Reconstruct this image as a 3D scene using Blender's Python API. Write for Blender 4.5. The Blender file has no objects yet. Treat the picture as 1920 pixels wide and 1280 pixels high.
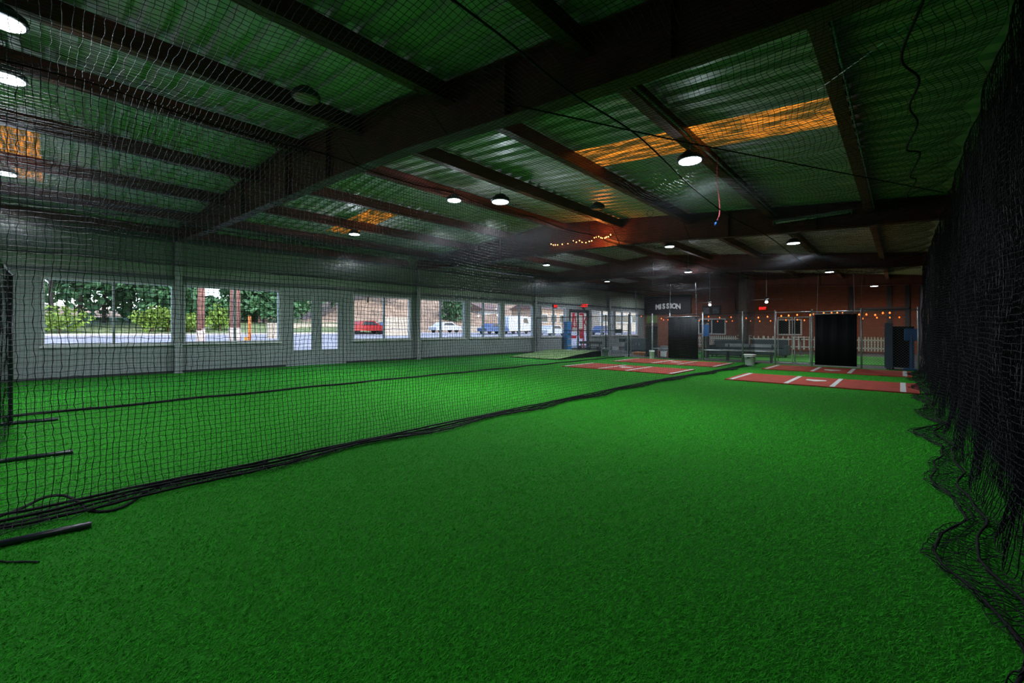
import bpy, bmesh, math, random
import numpy as np
from mathutils import Vector, Matrix
random.seed(7); RNG = np.random.default_rng(7)
S = bpy.context.scene; COL = S.collection; R = math.radians; PI = math.pi

# ------------------------------------------------------------------ camera
F_PX, HORIZON, EYE = 790.0, 617.0, 1.4
YAW = math.atan2(730.0, F_PX)
cd = bpy.data.cameras.new('camera'); cam = bpy.data.objects.new('camera', cd); COL.objects.link(cam)
cam.location = (0, 0, EYE); cam.rotation_euler = (R(90), 0, YAW)
cd.sensor_width = 36; cd.lens = F_PX / 1920 * 36; cd.shift_y = (HORIZON - 640) / 1920
cd.clip_start = .05; cd.clip_end = 400
S.camera = cam
# ------------------------------------------------------------------ sky, sun, exposure
S.view_settings.view_transform = 'Standard'; S.view_settings.look = 'None'
S.view_settings.exposure = 0.0; S.view_settings.gamma = 1.0; S.view_settings.use_curve_mapping = False
S.cycles.use_denoising = True
S.cycles.max_bounces = 6; S.cycles.diffuse_bounces = 4; S.cycles.transparent_max_bounces = 12
S.cycles.sample_clamp_indirect = 4.0
wd = bpy.data.worlds.new('sky'); S.world = wd; wd.use_nodes = True
nt = wd.node_tree; bg = nt.nodes['Background']; sk = nt.nodes.new('ShaderNodeTexSky')
sk.sky_type = 'NISHITA'; sk.sun_disc = False; sk.sun_elevation = R(48); sk.sun_rotation = R(60)
nt.links.new(sk.outputs[0], bg.inputs[0]); bg.inputs[1].default_value = 0.8
sl = bpy.data.lights.new('sun', 'SUN'); sl.energy = 5.0; sl.angle = R(.6); sl.color = (1, .95, .88)
so = bpy.data.objects.new('sun', sl); COL.objects.link(so)
so.rotation_euler = Vector((0.62, -0.30, 0.80)).to_track_quat('Z', 'Y').to_euler()
LAMP_W = 112.0         # power of one high-bay lamp

# ------------------------------------------------------------------ materials
MATS = {}
def mat(name, col, rough=.6, metal=0.0, var=0.0, scale=8.0, spec=.5, emit=None, es=1.0, bump=0.0, bscale=60.0, alpha=None):
    if name in MATS: return MATS[name]
    m = bpy.data.materials.new(name); m.use_nodes = True; n = m.node_tree; L = n.links
    b = n.nodes['Principled BSDF']
    b.inputs['Base Color'].default_value = (*col, 1); b.inputs['Roughness'].default_value = rough
    b.inputs['Metallic'].default_value = metal; b.inputs['Specular IOR Level'].default_value = spec
    tc = n.nodes.new('ShaderNodeTexCoord')
    no = n.nodes.new('ShaderNodeTexNoise'); no.inputs['Scale'].default_value = scale; no.inputs['Detail'].default_value = 4
    L.new(tc.outputs['Object'], no.inputs['Vector'])
    rp = n.nodes.new('ShaderNodeValToRGB')
    v = max(var, .04)
    rp.color_ramp.elements[0].position = .3; rp.color_ramp.elements[1].position = .7
    rp.color_ramp.elements[0].color = (*[c*(1-v) for c in col], 1)
    rp.color_ramp.elements[1].color = (*[min(1, c*(1+v)) for c in col], 1)
    L.new(no.outputs['Fac'], rp.inputs['Fac']); L.new(rp.outputs['Color'], b.inputs['Base Color'])
    if emit:
        b.inputs['Emission Color'].default_value = (*emit, 1); b.inputs['Emission Strength'].default_value = es
    if bump:
        n2 = n.nodes.new('ShaderNodeTexNoise'); n2.inputs['Scale'].default_value = bscale
        L.new(tc.outputs['Object'], n2.inputs['Vector'])
        bp = n.nodes.new('ShaderNodeBump'); bp.inputs['Strength'].default_value = bump; bp.inputs['Distance'].default_value = .01
        L.new(n2.outputs['Fac'], bp.inputs['Height']); L.new(bp.outputs['Normal'], b.inputs['Normal'])
    MATS[name] = m; return m

M_net = mat('net_twine', (.0045, .006, .009), .65, spec=.2)
M_rope = mat('black_rope', (.005, .006, .007), .75, spec=.2, bump=.5, bscale=300)
M_steel = mat('red_oxide_steel', (.13, .026, .018), .5, var=.35, scale=3)
M_roof = mat('roof_sheet', (.50, .46, .46), .4, var=.12, scale=1.5)
M_wall = mat('grey_wall_panel', (.24, .28, .28), .7, var=.1, scale=.9)
M_wallhi = mat('upper_wall_panel', (.26, .32, .26), .75, var=.15, scale=.8)
M_girt = mat('dark_girt', (.07, .09, .10), .6)
M_frame = mat('window_frame_grey', (.30, .33, .34), .5)
M_frame_w = mat('window_frame_white', (.55, .57, .58), .5)
M_dark = mat('dark_trim', (.02, .025, .03), .6)
M_rwall = mat('dark_corrugated', (.028, .034, .048), .5, var=.2, scale=2)
M_conc = mat('dark_concrete', (.035, .038, .038), .8, var=.3, scale=2, bump=.3)
M_galv = mat('galvanised_steel', (.50, .53, .55), .4, .6, var=.2, scale=20)
M_chain = mat('chain_link_wire', (.16, .18, .19), .5, .3)
M_black = mat('black_vinyl', (.006, .008, .010), .75, spec=.2, var=.2, scale=3)
M_pipe = mat('black_pipe', (.012, .015, .022), .28, var=.2, scale=10)
M_red = mat('clay_red_turf', (.33, .038, .018), .9, var=.25, scale=5, bump=.6, bscale=400)
M_line = mat('white_turf_line', (.50, .52, .50), .85, var=.08, scale=30)
M_plate = mat('white_rubber_plate', (.50, .53, .50), .6)
M_white = mat('white_plastic', (.75, .80, .79), .45, var=.06)
M_blue = mat('blue_vinyl', (.01, .10, .30), .5)
M_blueb = mat('bright_blue', (.02, .14, .55), .5)
M_navy = mat('blue_grey_pad', (.05, .09, .14), .5)
M_teal = mat('dark_teal_fabric', (.02, .035, .040), .7)
M_wood = mat('dark_wood', (.06, .05, .045), .6, var=.3, scale=6)
M_greyp = mat('grey_plastic', (.22, .25, .26), .5)
M_pink = mat('pink_rope', (.55, .09, .12), .7)
M_lens = mat('lamp_lens', (.9, .95, 1), .3, emit=(.80, .90, 1.0), es=14)
M_lensoff = mat('dull_lamp_lens', (.50, .26, .30), .4)
M_exit = mat('exit_red', (.5, .01, .01), .4, emit=(1, .03, .02), es=1.3)
M_bulb = mat('warm_bulb', (.9, .4, .1), .3, emit=(1, .13, .012), es=3.2)
M_fairy = mat('fairy_bulb', (.9, .6, .2), .3, emit=(1, .5, .12), es=16)
M_fan = mat('fan_lamp', (.9, .9, 1), .3, emit=(.9, .92, 1), es=9)
M_orange = mat('orange_board', (.45, .16, .03), .7)
M_board = mat('sign_board', (.008, .009, .010), .6)
M_letter = mat('sign_lettering', (.85, .86, .88), .6, var=.2, scale=9)

def turf_mat():
    m = mat('green_turf', (.018, .20, .009), .85, var=.3, scale=90, spec=.15, bump=.9, bscale=260)
    n = m.node_tree; L = n.links
    rp = [x for x in n.nodes if x.type == 'VALTORGB'][0]; b = n.nodes['Principled BSDF']
    tc = [x for x in n.nodes if x.type == 'TEX_COORD'][0]
    no = n.nodes.new('ShaderNodeTexNoise'); no.inputs['Scale'].default_value = 1.1; no.inputs['Detail'].default_value = 5
    L.new(tc.outputs['Object'], no.inputs['Vector'])
    mx = n.nodes.new('ShaderNodeMix'); mx.data_type = 'RGBA'; mx.blend_type = 'MULTIPLY'; mx.inputs['Factor'].default_value = .35
    L.new(rp.outputs['Color'], mx.inputs[6]); L.new(no.outputs['Color'], mx.inputs[7])
    L.new(rp.outputs['Color'], b.inputs['Base Color'])
    return m
M_turf = turf_mat()
M_blade = mat('grass_blade', (.045, .42, .024), .8, var=.35, scale=45, spec=.05)
M_blade2 = mat('turf_patch', (.04, .22, .03), .85, var=.3, scale=60, spec=.15)
M_mound = mat('mound_turf', (.12, .20, .06), .9, var=.3, scale=30)

def orange_mat():
    m = bpy.data.materials.new('orange_skylight_sheet'); m.use_nodes = True; n = m.node_tree; L = n.links
    n.nodes.clear(); out = n.nodes.new('ShaderNodeOutputMaterial')
    tr = n.nodes.new('ShaderNodeBsdfTranslucent'); df = n.nodes.new('ShaderNodeBsdfDiffuse'); mx = n.nodes.new('ShaderNodeMixShader')
    tc = n.nodes.new('ShaderNodeTexCoord'); mp = n.nodes.new('ShaderNodeMapping'); mp.inputs['Scale'].default_value = (1.6, 30, 5)
    no = n.nodes.new('ShaderNodeTexNoise'); no.inputs['Scale'].default_value = 1.3; no.inputs['Detail'].default_value = 6
    L.new(tc.outputs['Object'], mp.inputs[0]); L.new(mp.outputs[0], no.inputs['Vector'])
    rp = n.nodes.new('ShaderNodeValToRGB'); rp.color_ramp.elements[0].position = .47; rp.color_ramp.elements[1].position = .70
    rp.color_ramp.elements[0].color = (.05, .03, .006, 1); rp.color_ramp.elements[1].color = (.72, .20, .015, 1)
    L.new(no.outputs['Fac'], rp.inputs[0]); L.new(rp.outputs[0], tr.inputs[0]); df.inputs[0].default_value = (.10, .12, .05, 1)
    mx.inputs[0].default_value = .25; L.new(tr.outputs[0], mx.inputs[1]); L.new(df.outputs[0], mx.inputs[2]); L.new(mx.outputs[0], out.inputs[0])
    return m
M_orangesheet = orange_mat()
def glass_mat():
    m = bpy.data.materials.new('window_glass'); m.use_nodes = True; n = m.node_tree; L = n.links
    n.nodes.clear(); out = n.nodes.new('ShaderNodeOutputMaterial')
    t = n.nodes.new('ShaderNodeBsdfTransparent'); t.inputs[0].default_value = (.90, .93, .94, 1)
    g = n.nodes.new('ShaderNodeBsdfGlossy'); g.inputs['Roughness'].default_value = .03
    lw = n.nodes.new('ShaderNodeLayerWeight'); lw.inputs[0].default_value = .35; fr = n.nodes.new('ShaderNodeMath'); fr.operation = 'MULTIPLY'; fr.inputs[1].default_value = .22; L.new(lw.outputs['Facing'], fr.inputs[0]); mx = n.nodes.new('ShaderNodeMixShader')
    L.new(fr.outputs[0], mx.inputs[0]); L.new(t.outputs[0], mx.inputs[1]); L.new(g.outputs[0], mx.inputs[2]); L.new(mx.outputs[0], out.inputs[0])
    return m
M_glass = glass_mat()
def brick_mat():
    m = bpy.data.materials.new('red_brick'); m.use_nodes = True; n = m.node_tree; L = n.links; b = n.nodes['Principled BSDF']
    tc = n.nodes.new('ShaderNodeTexCoord'); mp = n.nodes.new('ShaderNodeMapping'); mp.inputs['Rotation'].default_value = (R(90), 0, 0)
    br = n.nodes.new('ShaderNodeTexBrick'); br.inputs['Scale'].default_value = 1
    br.inputs['Brick Width'].default_value = .22; br.inputs['Row Height'].default_value = .075; br.inputs['Mortar Size'].default_value = .008
    br.inputs['Color1'].default_value = (.26, .078, .034, 1); br.inputs['Color2'].default_value = (.19, .055, .025, 1); br.inputs['Mortar'].default_value = (.10, .06, .05, 1)
    L.new(tc.outputs['Object'], mp.inputs[0]); L.new(mp.outputs[0], br.inputs['Vector']); L.new(br.outputs['Color'], b.inputs['Base Color'])
    b.inputs['Roughness'].default_value = .9
    return m
M_brick = brick_mat()

# ------------------------------------------------------------------ mesh helpers
class MB:
    def __init__(s): s.v = []; s.f = []
    def poly(s, pts):
        n = len(s.v); s.v += [tuple(p) for p in pts]; s.f.append(tuple(range(n, n+len(pts)))); return s
    def box(s, x0, x1, y0, y1, z0, z1, fn=None):
        p = [(x, y, z) for z in (z0, z1) for y in (y0, y1) for x in (x0, x1)]
        if fn: p = [fn(*q) for q in p]
        n = len(s.v); s.v += [tuple(q) for q in p]
        s.f += [tuple(n+i for i in q) for q in ((0,2,3,1),(4,5,7,6),(0,1,5,4),(2,6,7,3),(0,4,6,2),(1,3,7,5))]; return s
    def tube(s, pts, r, k=8, cap=True):
        pts = [Vector(p) for p in pts]; n0 = len(s.v); N = len(pts)
        rr = r if isinstance(r, (list, tuple)) else [r]*N
        for i, p in enumerate(pts):
            t = (pts[min(i+1, N-1)] - pts[max(i-1, 0)]).normalized()
            ref = Vector((0, 0, 1)) if abs(t.z) < .9 else Vector((1, 0, 0))
            a = t.cross(ref).normalized(); b = t.cross(a)
            for j in range(k):
                an = 2*PI*j/k; s.v.append(tuple(p + (a*math.cos(an) + b*math.sin(an))*rr[i]))
        for i in range(N-1):
            for j in range(k):
                s.f.append((n0+i*k+j, n0+i*k+(j+1) % k, n0+(i+1)*k+(j+1) % k, n0+(i+1)*k+j))
        if cap:
            s.f.append(tuple(n0+j for j in reversed(range(k)))); s.f.append(tuple(n0+(N-1)*k+j for j in range(k)))
        return s
    def lathe(s, prof, c=(0, 0, 0), k=20, ax='z'):
        n0 = len(s.v); N = len(prof)
        for (r, h) in prof:
            for j in range(k):
                a = 2*PI*j/k; x, y = r*math.cos(a), r*math.sin(a)
                s.v.append((c[0]+x, c[1]+y, c[2]+h) if ax == 'z' else (c[0]+x, c[1]+h, c[2]+y))
        for i in range(N-1):
            for j in range(k): s.f.append((n0+i*k+j, n0+i*k+(j+1) % k, n0+(i+1)*k+(j+1) % k, n0+(i+1)*k+j))
        s.f.append(tuple(n0+j for j in reversed(range(k)))); s.f.append(tuple(n0+(N-1)*k+j for j in range(k)))
        return s
    def build(s, name, m, parent=None, smooth=False, loc=None, bevel=0):
        me = bpy.data.meshes.new(name); me.from_pydata(s.v, [], s.f); me.materials.append(m)
        bm = bmesh.new(); bm.from_mesh(me); bmesh.ops.recalc_face_normals(bm, faces=bm.faces); bm.to_mesh(me); bm.free()
        if smooth: me.shade_smooth()
        o = bpy.data.objects.new(name, me); COL.objects.link(o)
        if parent: o.parent = parent
        if loc: o.location = loc
        if bevel:
            b = o.modifiers.new('bevel', 'BEVEL'); b.width = bevel; b.segments = 2; b.limit_method = 'ANGLE'
        return o
def tag(o, label, cat, group=None, kind=None):
    if label: o['label'] = label
    if cat: o['category'] = cat
    if group: o['group'] = group
    if kind: o['kind'] = kind
    return o
def struct(o, label=None):
    o['kind'] = 'structure'
    if label: o['label'] = label
    return o
def empty(name, loc=(0, 0, 0), rz=0):
    o = bpy.data.objects.new(name, None); COL.objects.link(o); o.location = loc; o.rotation_euler = (0, 0, rz); o.empty_display_size = .1; return o
def thing(name, loc, label, cat, group=None, rz=0): return tag(empty(name, loc, rz), label, cat, group)
def copy_tree(o, parent=None):
    c = o.copy(); COL.objects.link(c); c.parent = parent
    for ch in list(o.children): copy_tree(ch, c)
    return c
def text(name, s, size, loc, rot, m, parent=None, off=0.0, ext=.01, xs=1.0):
    cu = bpy.data.curves.new(name, 'FONT'); cu.body = s; cu.size = size; cu.align_x = 'CENTER'; cu.align_y = 'CENTER'; cu.offset = off; cu.extrude = ext
    cu.resolution_u = 3
    t = bpy.data.objects.new('tmp', cu); COL.objects.link(t); dg = bpy.context.evaluated_depsgraph_get(); dg.update()
    me = bpy.data.meshes.new_from_object(t.evaluated_get(dg)); bpy.data.objects.remove(t)
    me.materials.clear(); me.materials.append(m); o = bpy.data.objects.new(name, me); COL.objects.link(o)
    o.location = loc; o.rotation_euler = rot; o.scale = (xs, 1, 1)
    if parent: o.parent = parent
    return o
def tubes_np(P, r, k=3):
    """P (S,N,3) strands -> verts, quads"""
    T = np.gradient(P, axis=1); T /= np.linalg.norm(T, axis=2, keepdims=True)+1e-9
    ref = np.array([.31, .52, .80]); A = np.cross(T, ref); A /= np.linalg.norm(A, axis=2, keepdims=True)+1e-9; B = np.cross(T, A)
    s, n, _ = P.shape; V = np.empty((s, n, k, 3))
    for j in range(k):
        a = 2*PI*j/k; V[:, :, j] = P + r*(A*math.cos(a)+B*math.sin(a))
    idx = np.arange(s*n*k).reshape(s, n, k); nx = np.roll(idx, -1, axis=2)
    Q = np.stack([idx[:, :-1], nx[:, :-1], nx[:, 1:], idx[:, 1:]], axis=-1).reshape(-1, 4)
    return V.reshape(-1, 3), Q
def mesh_np(name, V, Q, m, parent=None, smooth=True):
    me = bpy.data.meshes.new(name); k = Q.shape[1]
    me.vertices.add(len(V)); me.vertices.foreach_set('co', V.astype(np.float32).ravel())
    me.loops.add(Q.size); me.loops.foreach_set('vertex_index', Q.astype(np.int32).ravel())
    me.polygons.add(len(Q)); me.polygons.foreach_set('loop_start', np.arange(0, Q.size, k, dtype=np.int32))
    me.update(calc_edges=True); me.materials.append(m)
    if smooth: me.shade_smooth()
    o = bpy.data.objects.new(name, me); COL.objects.link(o)
    if parent: o.parent = parent
    return o
def net_mesh(name, G, r, su=1, sv=1, parent=None, m=None, k=3):
    """G (nu,nv,3) grid of knots; su/sv: vertex stride along u and v strands"""
    def st(A, s):
        ix = list(range(0, A.shape[1], s))
        if ix[-1] != A.shape[1]-1: ix.append(A.shape[1]-1)
        return A[:, ix]
    V1, Q1 = tubes_np(st(G, sv), r, k); V2, Q2 = tubes_np(st(G.transpose(1, 0, 2), su), r, k)
    o = mesh_np(name, np.vstack([V1, V2]), np.vstack([Q1, Q2+len(V1)]), m or M_net, parent)
    o['kind'] = 'stuff'; return o
def catm(P, n=6):
    P = [Vector(p) for p in P]; P = [2*P[0]-P[1]]+P+[2*P[-1]-P[-2]]; o = []
    for i in range(1, len(P)-2):
        for j in range(n):
            t = j/n; a, b, c, d = P[i-1:i+3]
            o.append(.5*((2*b)+(c-a)*t+(2*a-5*b+4*c-d)*t*t+(3*b-3*c+d-a)*t**3))
    return o+[P[-2]]
def smooth01(t): t = np.clip(t, 0, 1); return t*t*(3-2*t)

# ------------------------------------------------------------------ building geometry
def roof_z(x): return 4.98 - (.108*(x+8.8) if x > -8.8 else .055*(-8.8-x))
XR = .74                      # right wall
Y0, Y1 = -6.0, 33.0           # near and far walls
def wx_(y): return -17.31 + .0509*(y+.63)      # left wall line (not quite parallel to the lanes)
def W(s, o, z): return (wx_(s)+o, s, z)
def wfn(x, y, z): return (wx_(y)+x, y, z)
def raf_y(y0, x): return y0 + (.055*min(x, 0) if y0 < 5 else .004*x)

# floor ---------------------------------------------------------
FENCE_Y = 19.6
fl = MB().poly([(wx_(Y0)-.1, Y0, 0), (XR+.1, Y0, 0), (XR+.1, FENCE_Y+.05, 0), (wx_(FENCE_Y)-.1, FENCE_Y+.05, 0)]).build('floor', M_turf)
struct(fl, 'green artificial turf covering the lanes')
fl2 = MB().box(wx_(26)-.6, XR+.1, FENCE_Y+.05, Y1+.1, -.12, -.004).build('floor', M_conc); struct(fl2, 'dark concrete floor beyond the chain-link fence')
def blades():
    n = 700000; d = 1.2+15.5*RNG.uniform(0, 1, n)**1.75; a = RNG.uniform(-R(56), R(56), n)
    f = np.array([-math.sin(YAW), math.cos(YAW)]); rt = np.array([math.cos(YAW), math.sin(YAW)])
    xy = d[:, None]*(np.cos(a)[:, None]*f + np.sin(a)[:, None]*rt)
    ok = (xy[:, 0] > -17) & (xy[:, 0] < XR-.02) & (xy[:, 1] < FENCE_Y) & (np.abs(xy[:, 0]+3.72) > .006)
    xy = xy[ok]; d = d[ok]; n = len(d)
    w = .0011*np.power(d, .55); h = RNG.uniform(.008, .017, n); th = RNG.uniform(0, 2*PI, n); lean = RNG.uniform(.008, .028, n); la = RNG.normal(.8, 1.0, n)
    V = np.zeros((n, 3, 3)); c, s = np.cos(th)*w, np.sin(th)*w
    V[:, 0, 0] = xy[:, 0]-c; V[:, 0, 1] = xy[:, 1]-s; V[:, 1, 0] = xy[:, 0]+c; V[:, 1, 1] = xy[:, 1]+s
    V[:, 2, 0] = xy[:, 0]+np.cos(la)*lean; V[:, 2, 1] = xy[:, 1]+np.sin(la)*lean; V[:, 2, 2] = h; V[:, :2, 2] = .0005
    o = mesh_np('turf_blades', V.reshape(-1, 3), np.arange(n*3).reshape(-1, 3), M_blade, None, False)
    tag(o, 'short green plastic grass blades of the turf floor', 'turf', None, 'stuff')
blades()
tp = MB().box(-10.2, .35, 21.5, 27.9, -.004, .016).build('turf_strip', M_blade2); tag(tp, 'green turf strip on the concrete behind the fence', 'turf')

# walls ---------------------------------------------------------
OPEN = [(-.27, 2.57, .93, 2.84), (2.80, 5.66, .94, 2.84), (5.86, 8.12, 0, 2.70), (8.42, 11.17, .94, 2.86), (11.52, 14.32, .94, 2.86),
        (14.62, 16.83, .94, 2.87), (17.08, 19.5, .92, 2.87), (20.2, 22.62, .93, 2.80), (23.0, 25.2, 0, 2.72), (25.5, 28.3, .93, 2.78), (28.55, 31.9, .93, 2.78)]
def wall_left():
    mb = MB(); T = -.16; s = Y0
    for (a, b, z0, z1) in OPEN:
        mb.box(T, 0, s, a, 0, 3.02, wfn)
        if z0 > 0: mb.box(T, 0, a, b, 0, z0, wfn)
        mb.box(T, 0, a, b, z1, 3.02, wfn); s = b
    mb.box(T, 0, s, Y1, 0, 3.02, wfn)
    w = struct(mb.build('wall_left', M_wall), 'pale grey panelled wall with the row of windows')
    # upper wall in separate panels with joints
    y = Y0; i = 0
    while y < Y1-.1:
        y2 = min(y+1.22, Y1)
        MB().box(T, .012, y+.008, y2-.008, 3.08, 4.52, wfn).build('panel', M_wallhi, w); y = y2
    MB().box(T, -.01, Y0, Y1, 3.0, 4.52, wfn).build('panel_backing', M_dark, w)
    MB().box(.012, .07, Y0, Y1, 3.0, 3.10, wfn).build('girt', M_girt, w)
    MB().box(.012, .10, Y0, Y1, 4.18, 4.30, wfn).build('eave_rail', M_girt, w)
    y = Y0
    lowers = []
    return w
wl = wall_left()
def gaps(z): return None
bb = MB(); s_ = Y0
for (a, b, z0, z1) in OPEN:
    if z0 == 0: bb.box(0, .02, s_, a, 0.0, .07, wfn); s_ = b
bb.box(0, .02, s_, Y1, 0, .07, wfn); struct(bb.build('baseboard_left', M_dark), 'dark strip along the foot of the window wall')

def glazed(name, a, b, z0, z1, mull, label=None):
    e = struct(empty(name, W((a+b)/2, -.08, z0)), label); L = Vector(e.location)
    def f(x, y, z): p = wfn(x, y, z); return (p[0]-L.x, p[1]-L.y, p[2]-L.z)
    t = .06
    m = MB().box(-.13, .03, a, a+t, z0, z1, f).box(-.13, .03, b-t, b, z0, z1, f).box(-.13, .03, a+t, b-t, z1-t, z1, f).box(-.13, .03, a+t, b-t, z0, z0+t, f)
    m.build('window_frame', M_frame_w, e)
    ys = [a+t] + mull + [b-t]
    for q in mull: MB().box(-.11, .01, q-.03, q+.03, z0+t, z1-t, f).build('mullion', M_frame, e)
    for i in range(len(ys)-1):
        MB().box(-.062, -.056, ys[i]+(.03 if i else 0), ys[i+1]-(.03 if i < len(ys)-2 else 0), z0+t, z1-t, f).build('pane', M_glass, e)
    MB().box(-.01, .07, a-.04, b+.04, z0-.05, z0, f).build('window_sill', M_frame_w, e)
    return e
wi = 1
for i, (a, b, z0, z1) in enumerate(OPEN):
    if z0 == 0: continue
    mull = {0: [1.17], 1: [4.24], 3: [9.85], 4: [12.85], 5: [15.6], 6: [18.35], 7: [21.45], 9: [26.9], 10: [29.6, 30.8]}[i]
    glazed('window_%d' % wi, a, b, z0, z1, mull); wi += 1

def double_door(name, a, b, z1, mid, zg0, rail, m, side, label):
    e = struct(empty(name, W((a+b)/2, -.08, 0)), label); L = Vector(e.location)
    def f(x, y, z): p = wfn(x, y, z); return (p[0]-L.x, p[1]-L.y, p[2]-L.z)
    MB().box(-.15, .03, a, a+.09, 0, z1, f).box(-.15, .03, b-.09, b, 0, z1, f).box(-.15, .03, a+.09, b-.09, z1-.09, z1, f).build('door_frame', m, e)
    for (p, q, sg) in ((a+.1, mid-.004, 1), (mid+.004, b-.1, -1)):
        d = MB(); zt = z1-.10
        d.box(-.10, -.05, p, p+side, .01, zt, f).box(-.10, -.05, q-side, q, .01, zt, f)
        d.box(-.10, -.05, p+side, q-side, .01, zg0, f).box(-.10, -.05, p+side, q-side, zt-rail, zt, f)
        lf = d.build('door_leaf', m, e)
        MB().box(-.078, -.072, p+side, q-side, zg0, zt-rail, f).build('pane', M_glass, lf)
        hy = q-side*.5 if sg > 0 else p+side*.5
        MB().tube([f(-.0, hy, .95), f(.03, hy, .98), f(.03, hy, 1.25), f(0, hy, 1.28)], .012).box(-.05, .0, hy-.02, hy+.02, .93, .97, f).box(-.05, .0, hy-.02, hy+.02, 1.26, 1.30, f).build('handle', M_galv, lf)
    return e, f
double_door('door_1', 5.86, 8.12, 2.72, 7.0, .60, .12, M_wall, .19, 'grey double door with tall glass lights in the window wall')
d2, f2 = double_door('door_2', 23.0, 25.2, 2.72, 24.06, .14, .10, M_dark, .06, 'dark framed glass entrance doors with red lettering')
def redpoly(pts): # strokes on the door glass, Y and z
    mb = MB()
    for p in pts:
        n = len(mb.v); k = len(p)
        mb.v += [f2(-.068, y, z) for (y, z) in p] + [f2(-.064, y, z) for (y, z) in p]
        mb.f += [tuple(n+i for i in range(k)), tuple(n+k+i for i in reversed(range(k)))] + [(n+i, n+(i+1) % k, n+k+(i+1) % k, n+k+i) for i in range(k)]
    return mb
M_redfilm = mat('red_window_film', (.62, .035, .07), .5)
redpoly([[(23.45, 2.5), (23.72, 2.5), (23.52, 1.65), (23.26, .95), (23.14, .95), (23.34, 1.65)], [(23.66, 2.3), (23.80, 2.3), (23.92, 1.5), (23.78, 1.5)], [(23.14, .98), (23.9, .98), (23.86, .78), (23.14, .78)], [(23.3, 1.75), (23.85, 1.55), (23.85, 1.48), (23.25, 1.6)]]).build('red_lettering', M_redfilm, d2)
redpoly([[(24.55, 2.5), (24.72, 2.5), (24.76, .1), (24.58, .1)], [(24.2, 2.5), (24.55, 2.5), (24.55, 2.35), (24.2, 2.35)], [(24.72, 1.9), (24.98, 2.35), (25.03, 2.2), (24.78, 1.72)], [(24.2, 1.42), (24.6, 1.42), (24.66, .75), (24.2, .75)], [(24.76, 2.0), (24.98, 1.75), (24.95, 1.6), (24.76, 1.8)]]).build('red_lettering', M_redfilm, d2)

# right, back, near walls
rw = MB(); y = Y0
while y < Y1:
    rw.box(XR, XR+.05, y, y+.14, 0, 4.1).box(XR+.028, XR+.05, y+.14, y+.22, 0, 4.1); y += .22
struct(rw.build('wall_right', M_rwall), 'dark corrugated metal wall along the right-hand net')
BW = [(-11.3, -9.35, 1.0, 2.2), (-6.15, -4.75, 1.0, 2.08)]
bw = MB(); s_ = wx_(Y1)-.3
for (a, b, z0, z1) in BW:
    bw.box(s_, a, Y1, Y1+.25, 0, 5.0).box(a, b, Y1, Y1+.25, 0, z0).box(a, b, Y1, Y1+.25, z1, 5.0); s_ = b
bw.box(s_, XR+.1, Y1, Y1+.25, 0, 5.0); wb = struct(bw.build('wall_back', M_brick), 'reddish brick wall at the far end')
for i, (a, b, z0, z1) in enumerate(BW):
    e = struct(empty('window_%d' % wi, ((a+b)/2, Y1, z0))); wi += 1; h = z1-z0; w2 = (b-a)/2
    MB().box(-w2, -w2+.09, -.03, .1, 0, h).box(w2-.09, w2, -.03, .1, 0, h).box(-w2+.09, w2-.09, -.03, .1, h-.09, h).box(-w2+.09, w2-.09, -.03, .1, 0, .09).build('window_frame', M_frame_w, e)
    MB().box(-.04, .04, -.02, .08, .09, h-.09).build('mullion', M_frame_w, e)
    for sx in (-1, 1): MB().box(min(sx*.04, sx*(w2-.09)), max(sx*.04, sx*(w2-.09)), .03, .04, .09, h-.09).build('pane', M_black, e)
struct(MB().box(wx_(Y0)-.3, XR+.1, Y0-.15, Y0, 0, 5).build('wall_near', M_wall), 'plain grey wall behind the camera')
for i, (x, w_) in enumerate(((-2.35, .18), (-.62, .22), (.15, .2))):
    struct(MB().box(x, x+w_, Y1-.12, Y1-.001, 0, 4.9).build('trim_%d' % (i+1), M_dark), 'dark vertical pilaster on the brick wall')

# roof ---------------------------------------------------------
ceil = struct(empty('ceiling', (-8.8, 0, 4.98)), 'ribbed metal roof sheets on steel purlins')
def sheet_mesh(x0, x1, nm):
    mb = MB(); W_ = .9; prof = [(0, 0)]
    for k in range(3):
        c = .15+.3*k; prof += [(c-.075, 0), (c-.045, .05), (c+.045, .05), (c+.075, 0)]
    prof += [(W_, 0)]
    n = len(prof); t = .004
    for x in (x0, x1):
        for (y, h) in prof: mb.v.append((x+8.8, y, roof_z(x)-4.98+h))
    mb.f += [(i, i+1, n+i+1, n+i) for i in range(n-1)]
    me = bpy.data.meshes.new(nm); me.from_pydata(mb.v, [], mb.f); return me
SEG = [[(-18.0, -8.8), (-8.8, XR+.06)], [(-18.0, -14.1), (-14.1, -10.7), (-10.7, -8.8), (-8.8, -4.25), (-4.25, -.5), (-.5, XR+.06)]]
MS = {}
def sheet(k, a, b, m):
    key = (a, b, m.name)
    if key not in MS: MS[key] = sheet_mesh(a, b, 'sheet'); MS[key].materials.append(m)
    o = bpy.data.objects.new('skylight_sheet' if m is M_orangesheet else 'roof_sheet', MS[key]); COL.objects.link(o)
    o.parent = ceil; o.location = (0, 6.1+.9*k, 0)
    if m is M_orangesheet: o['label'] = 'orange translucent fibreglass roof sheet'
k = -14
while 6.1+.9*k < Y1+.3:
    for q, (a, b) in enumerate(SEG[1 if k in (0, -8) else 0]):
        sheet(k, a, b, M_orangesheet if (k == 0 and q in (1, 4)) or (k == -8 and q == 1) else M_roof)
    k += 1
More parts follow.
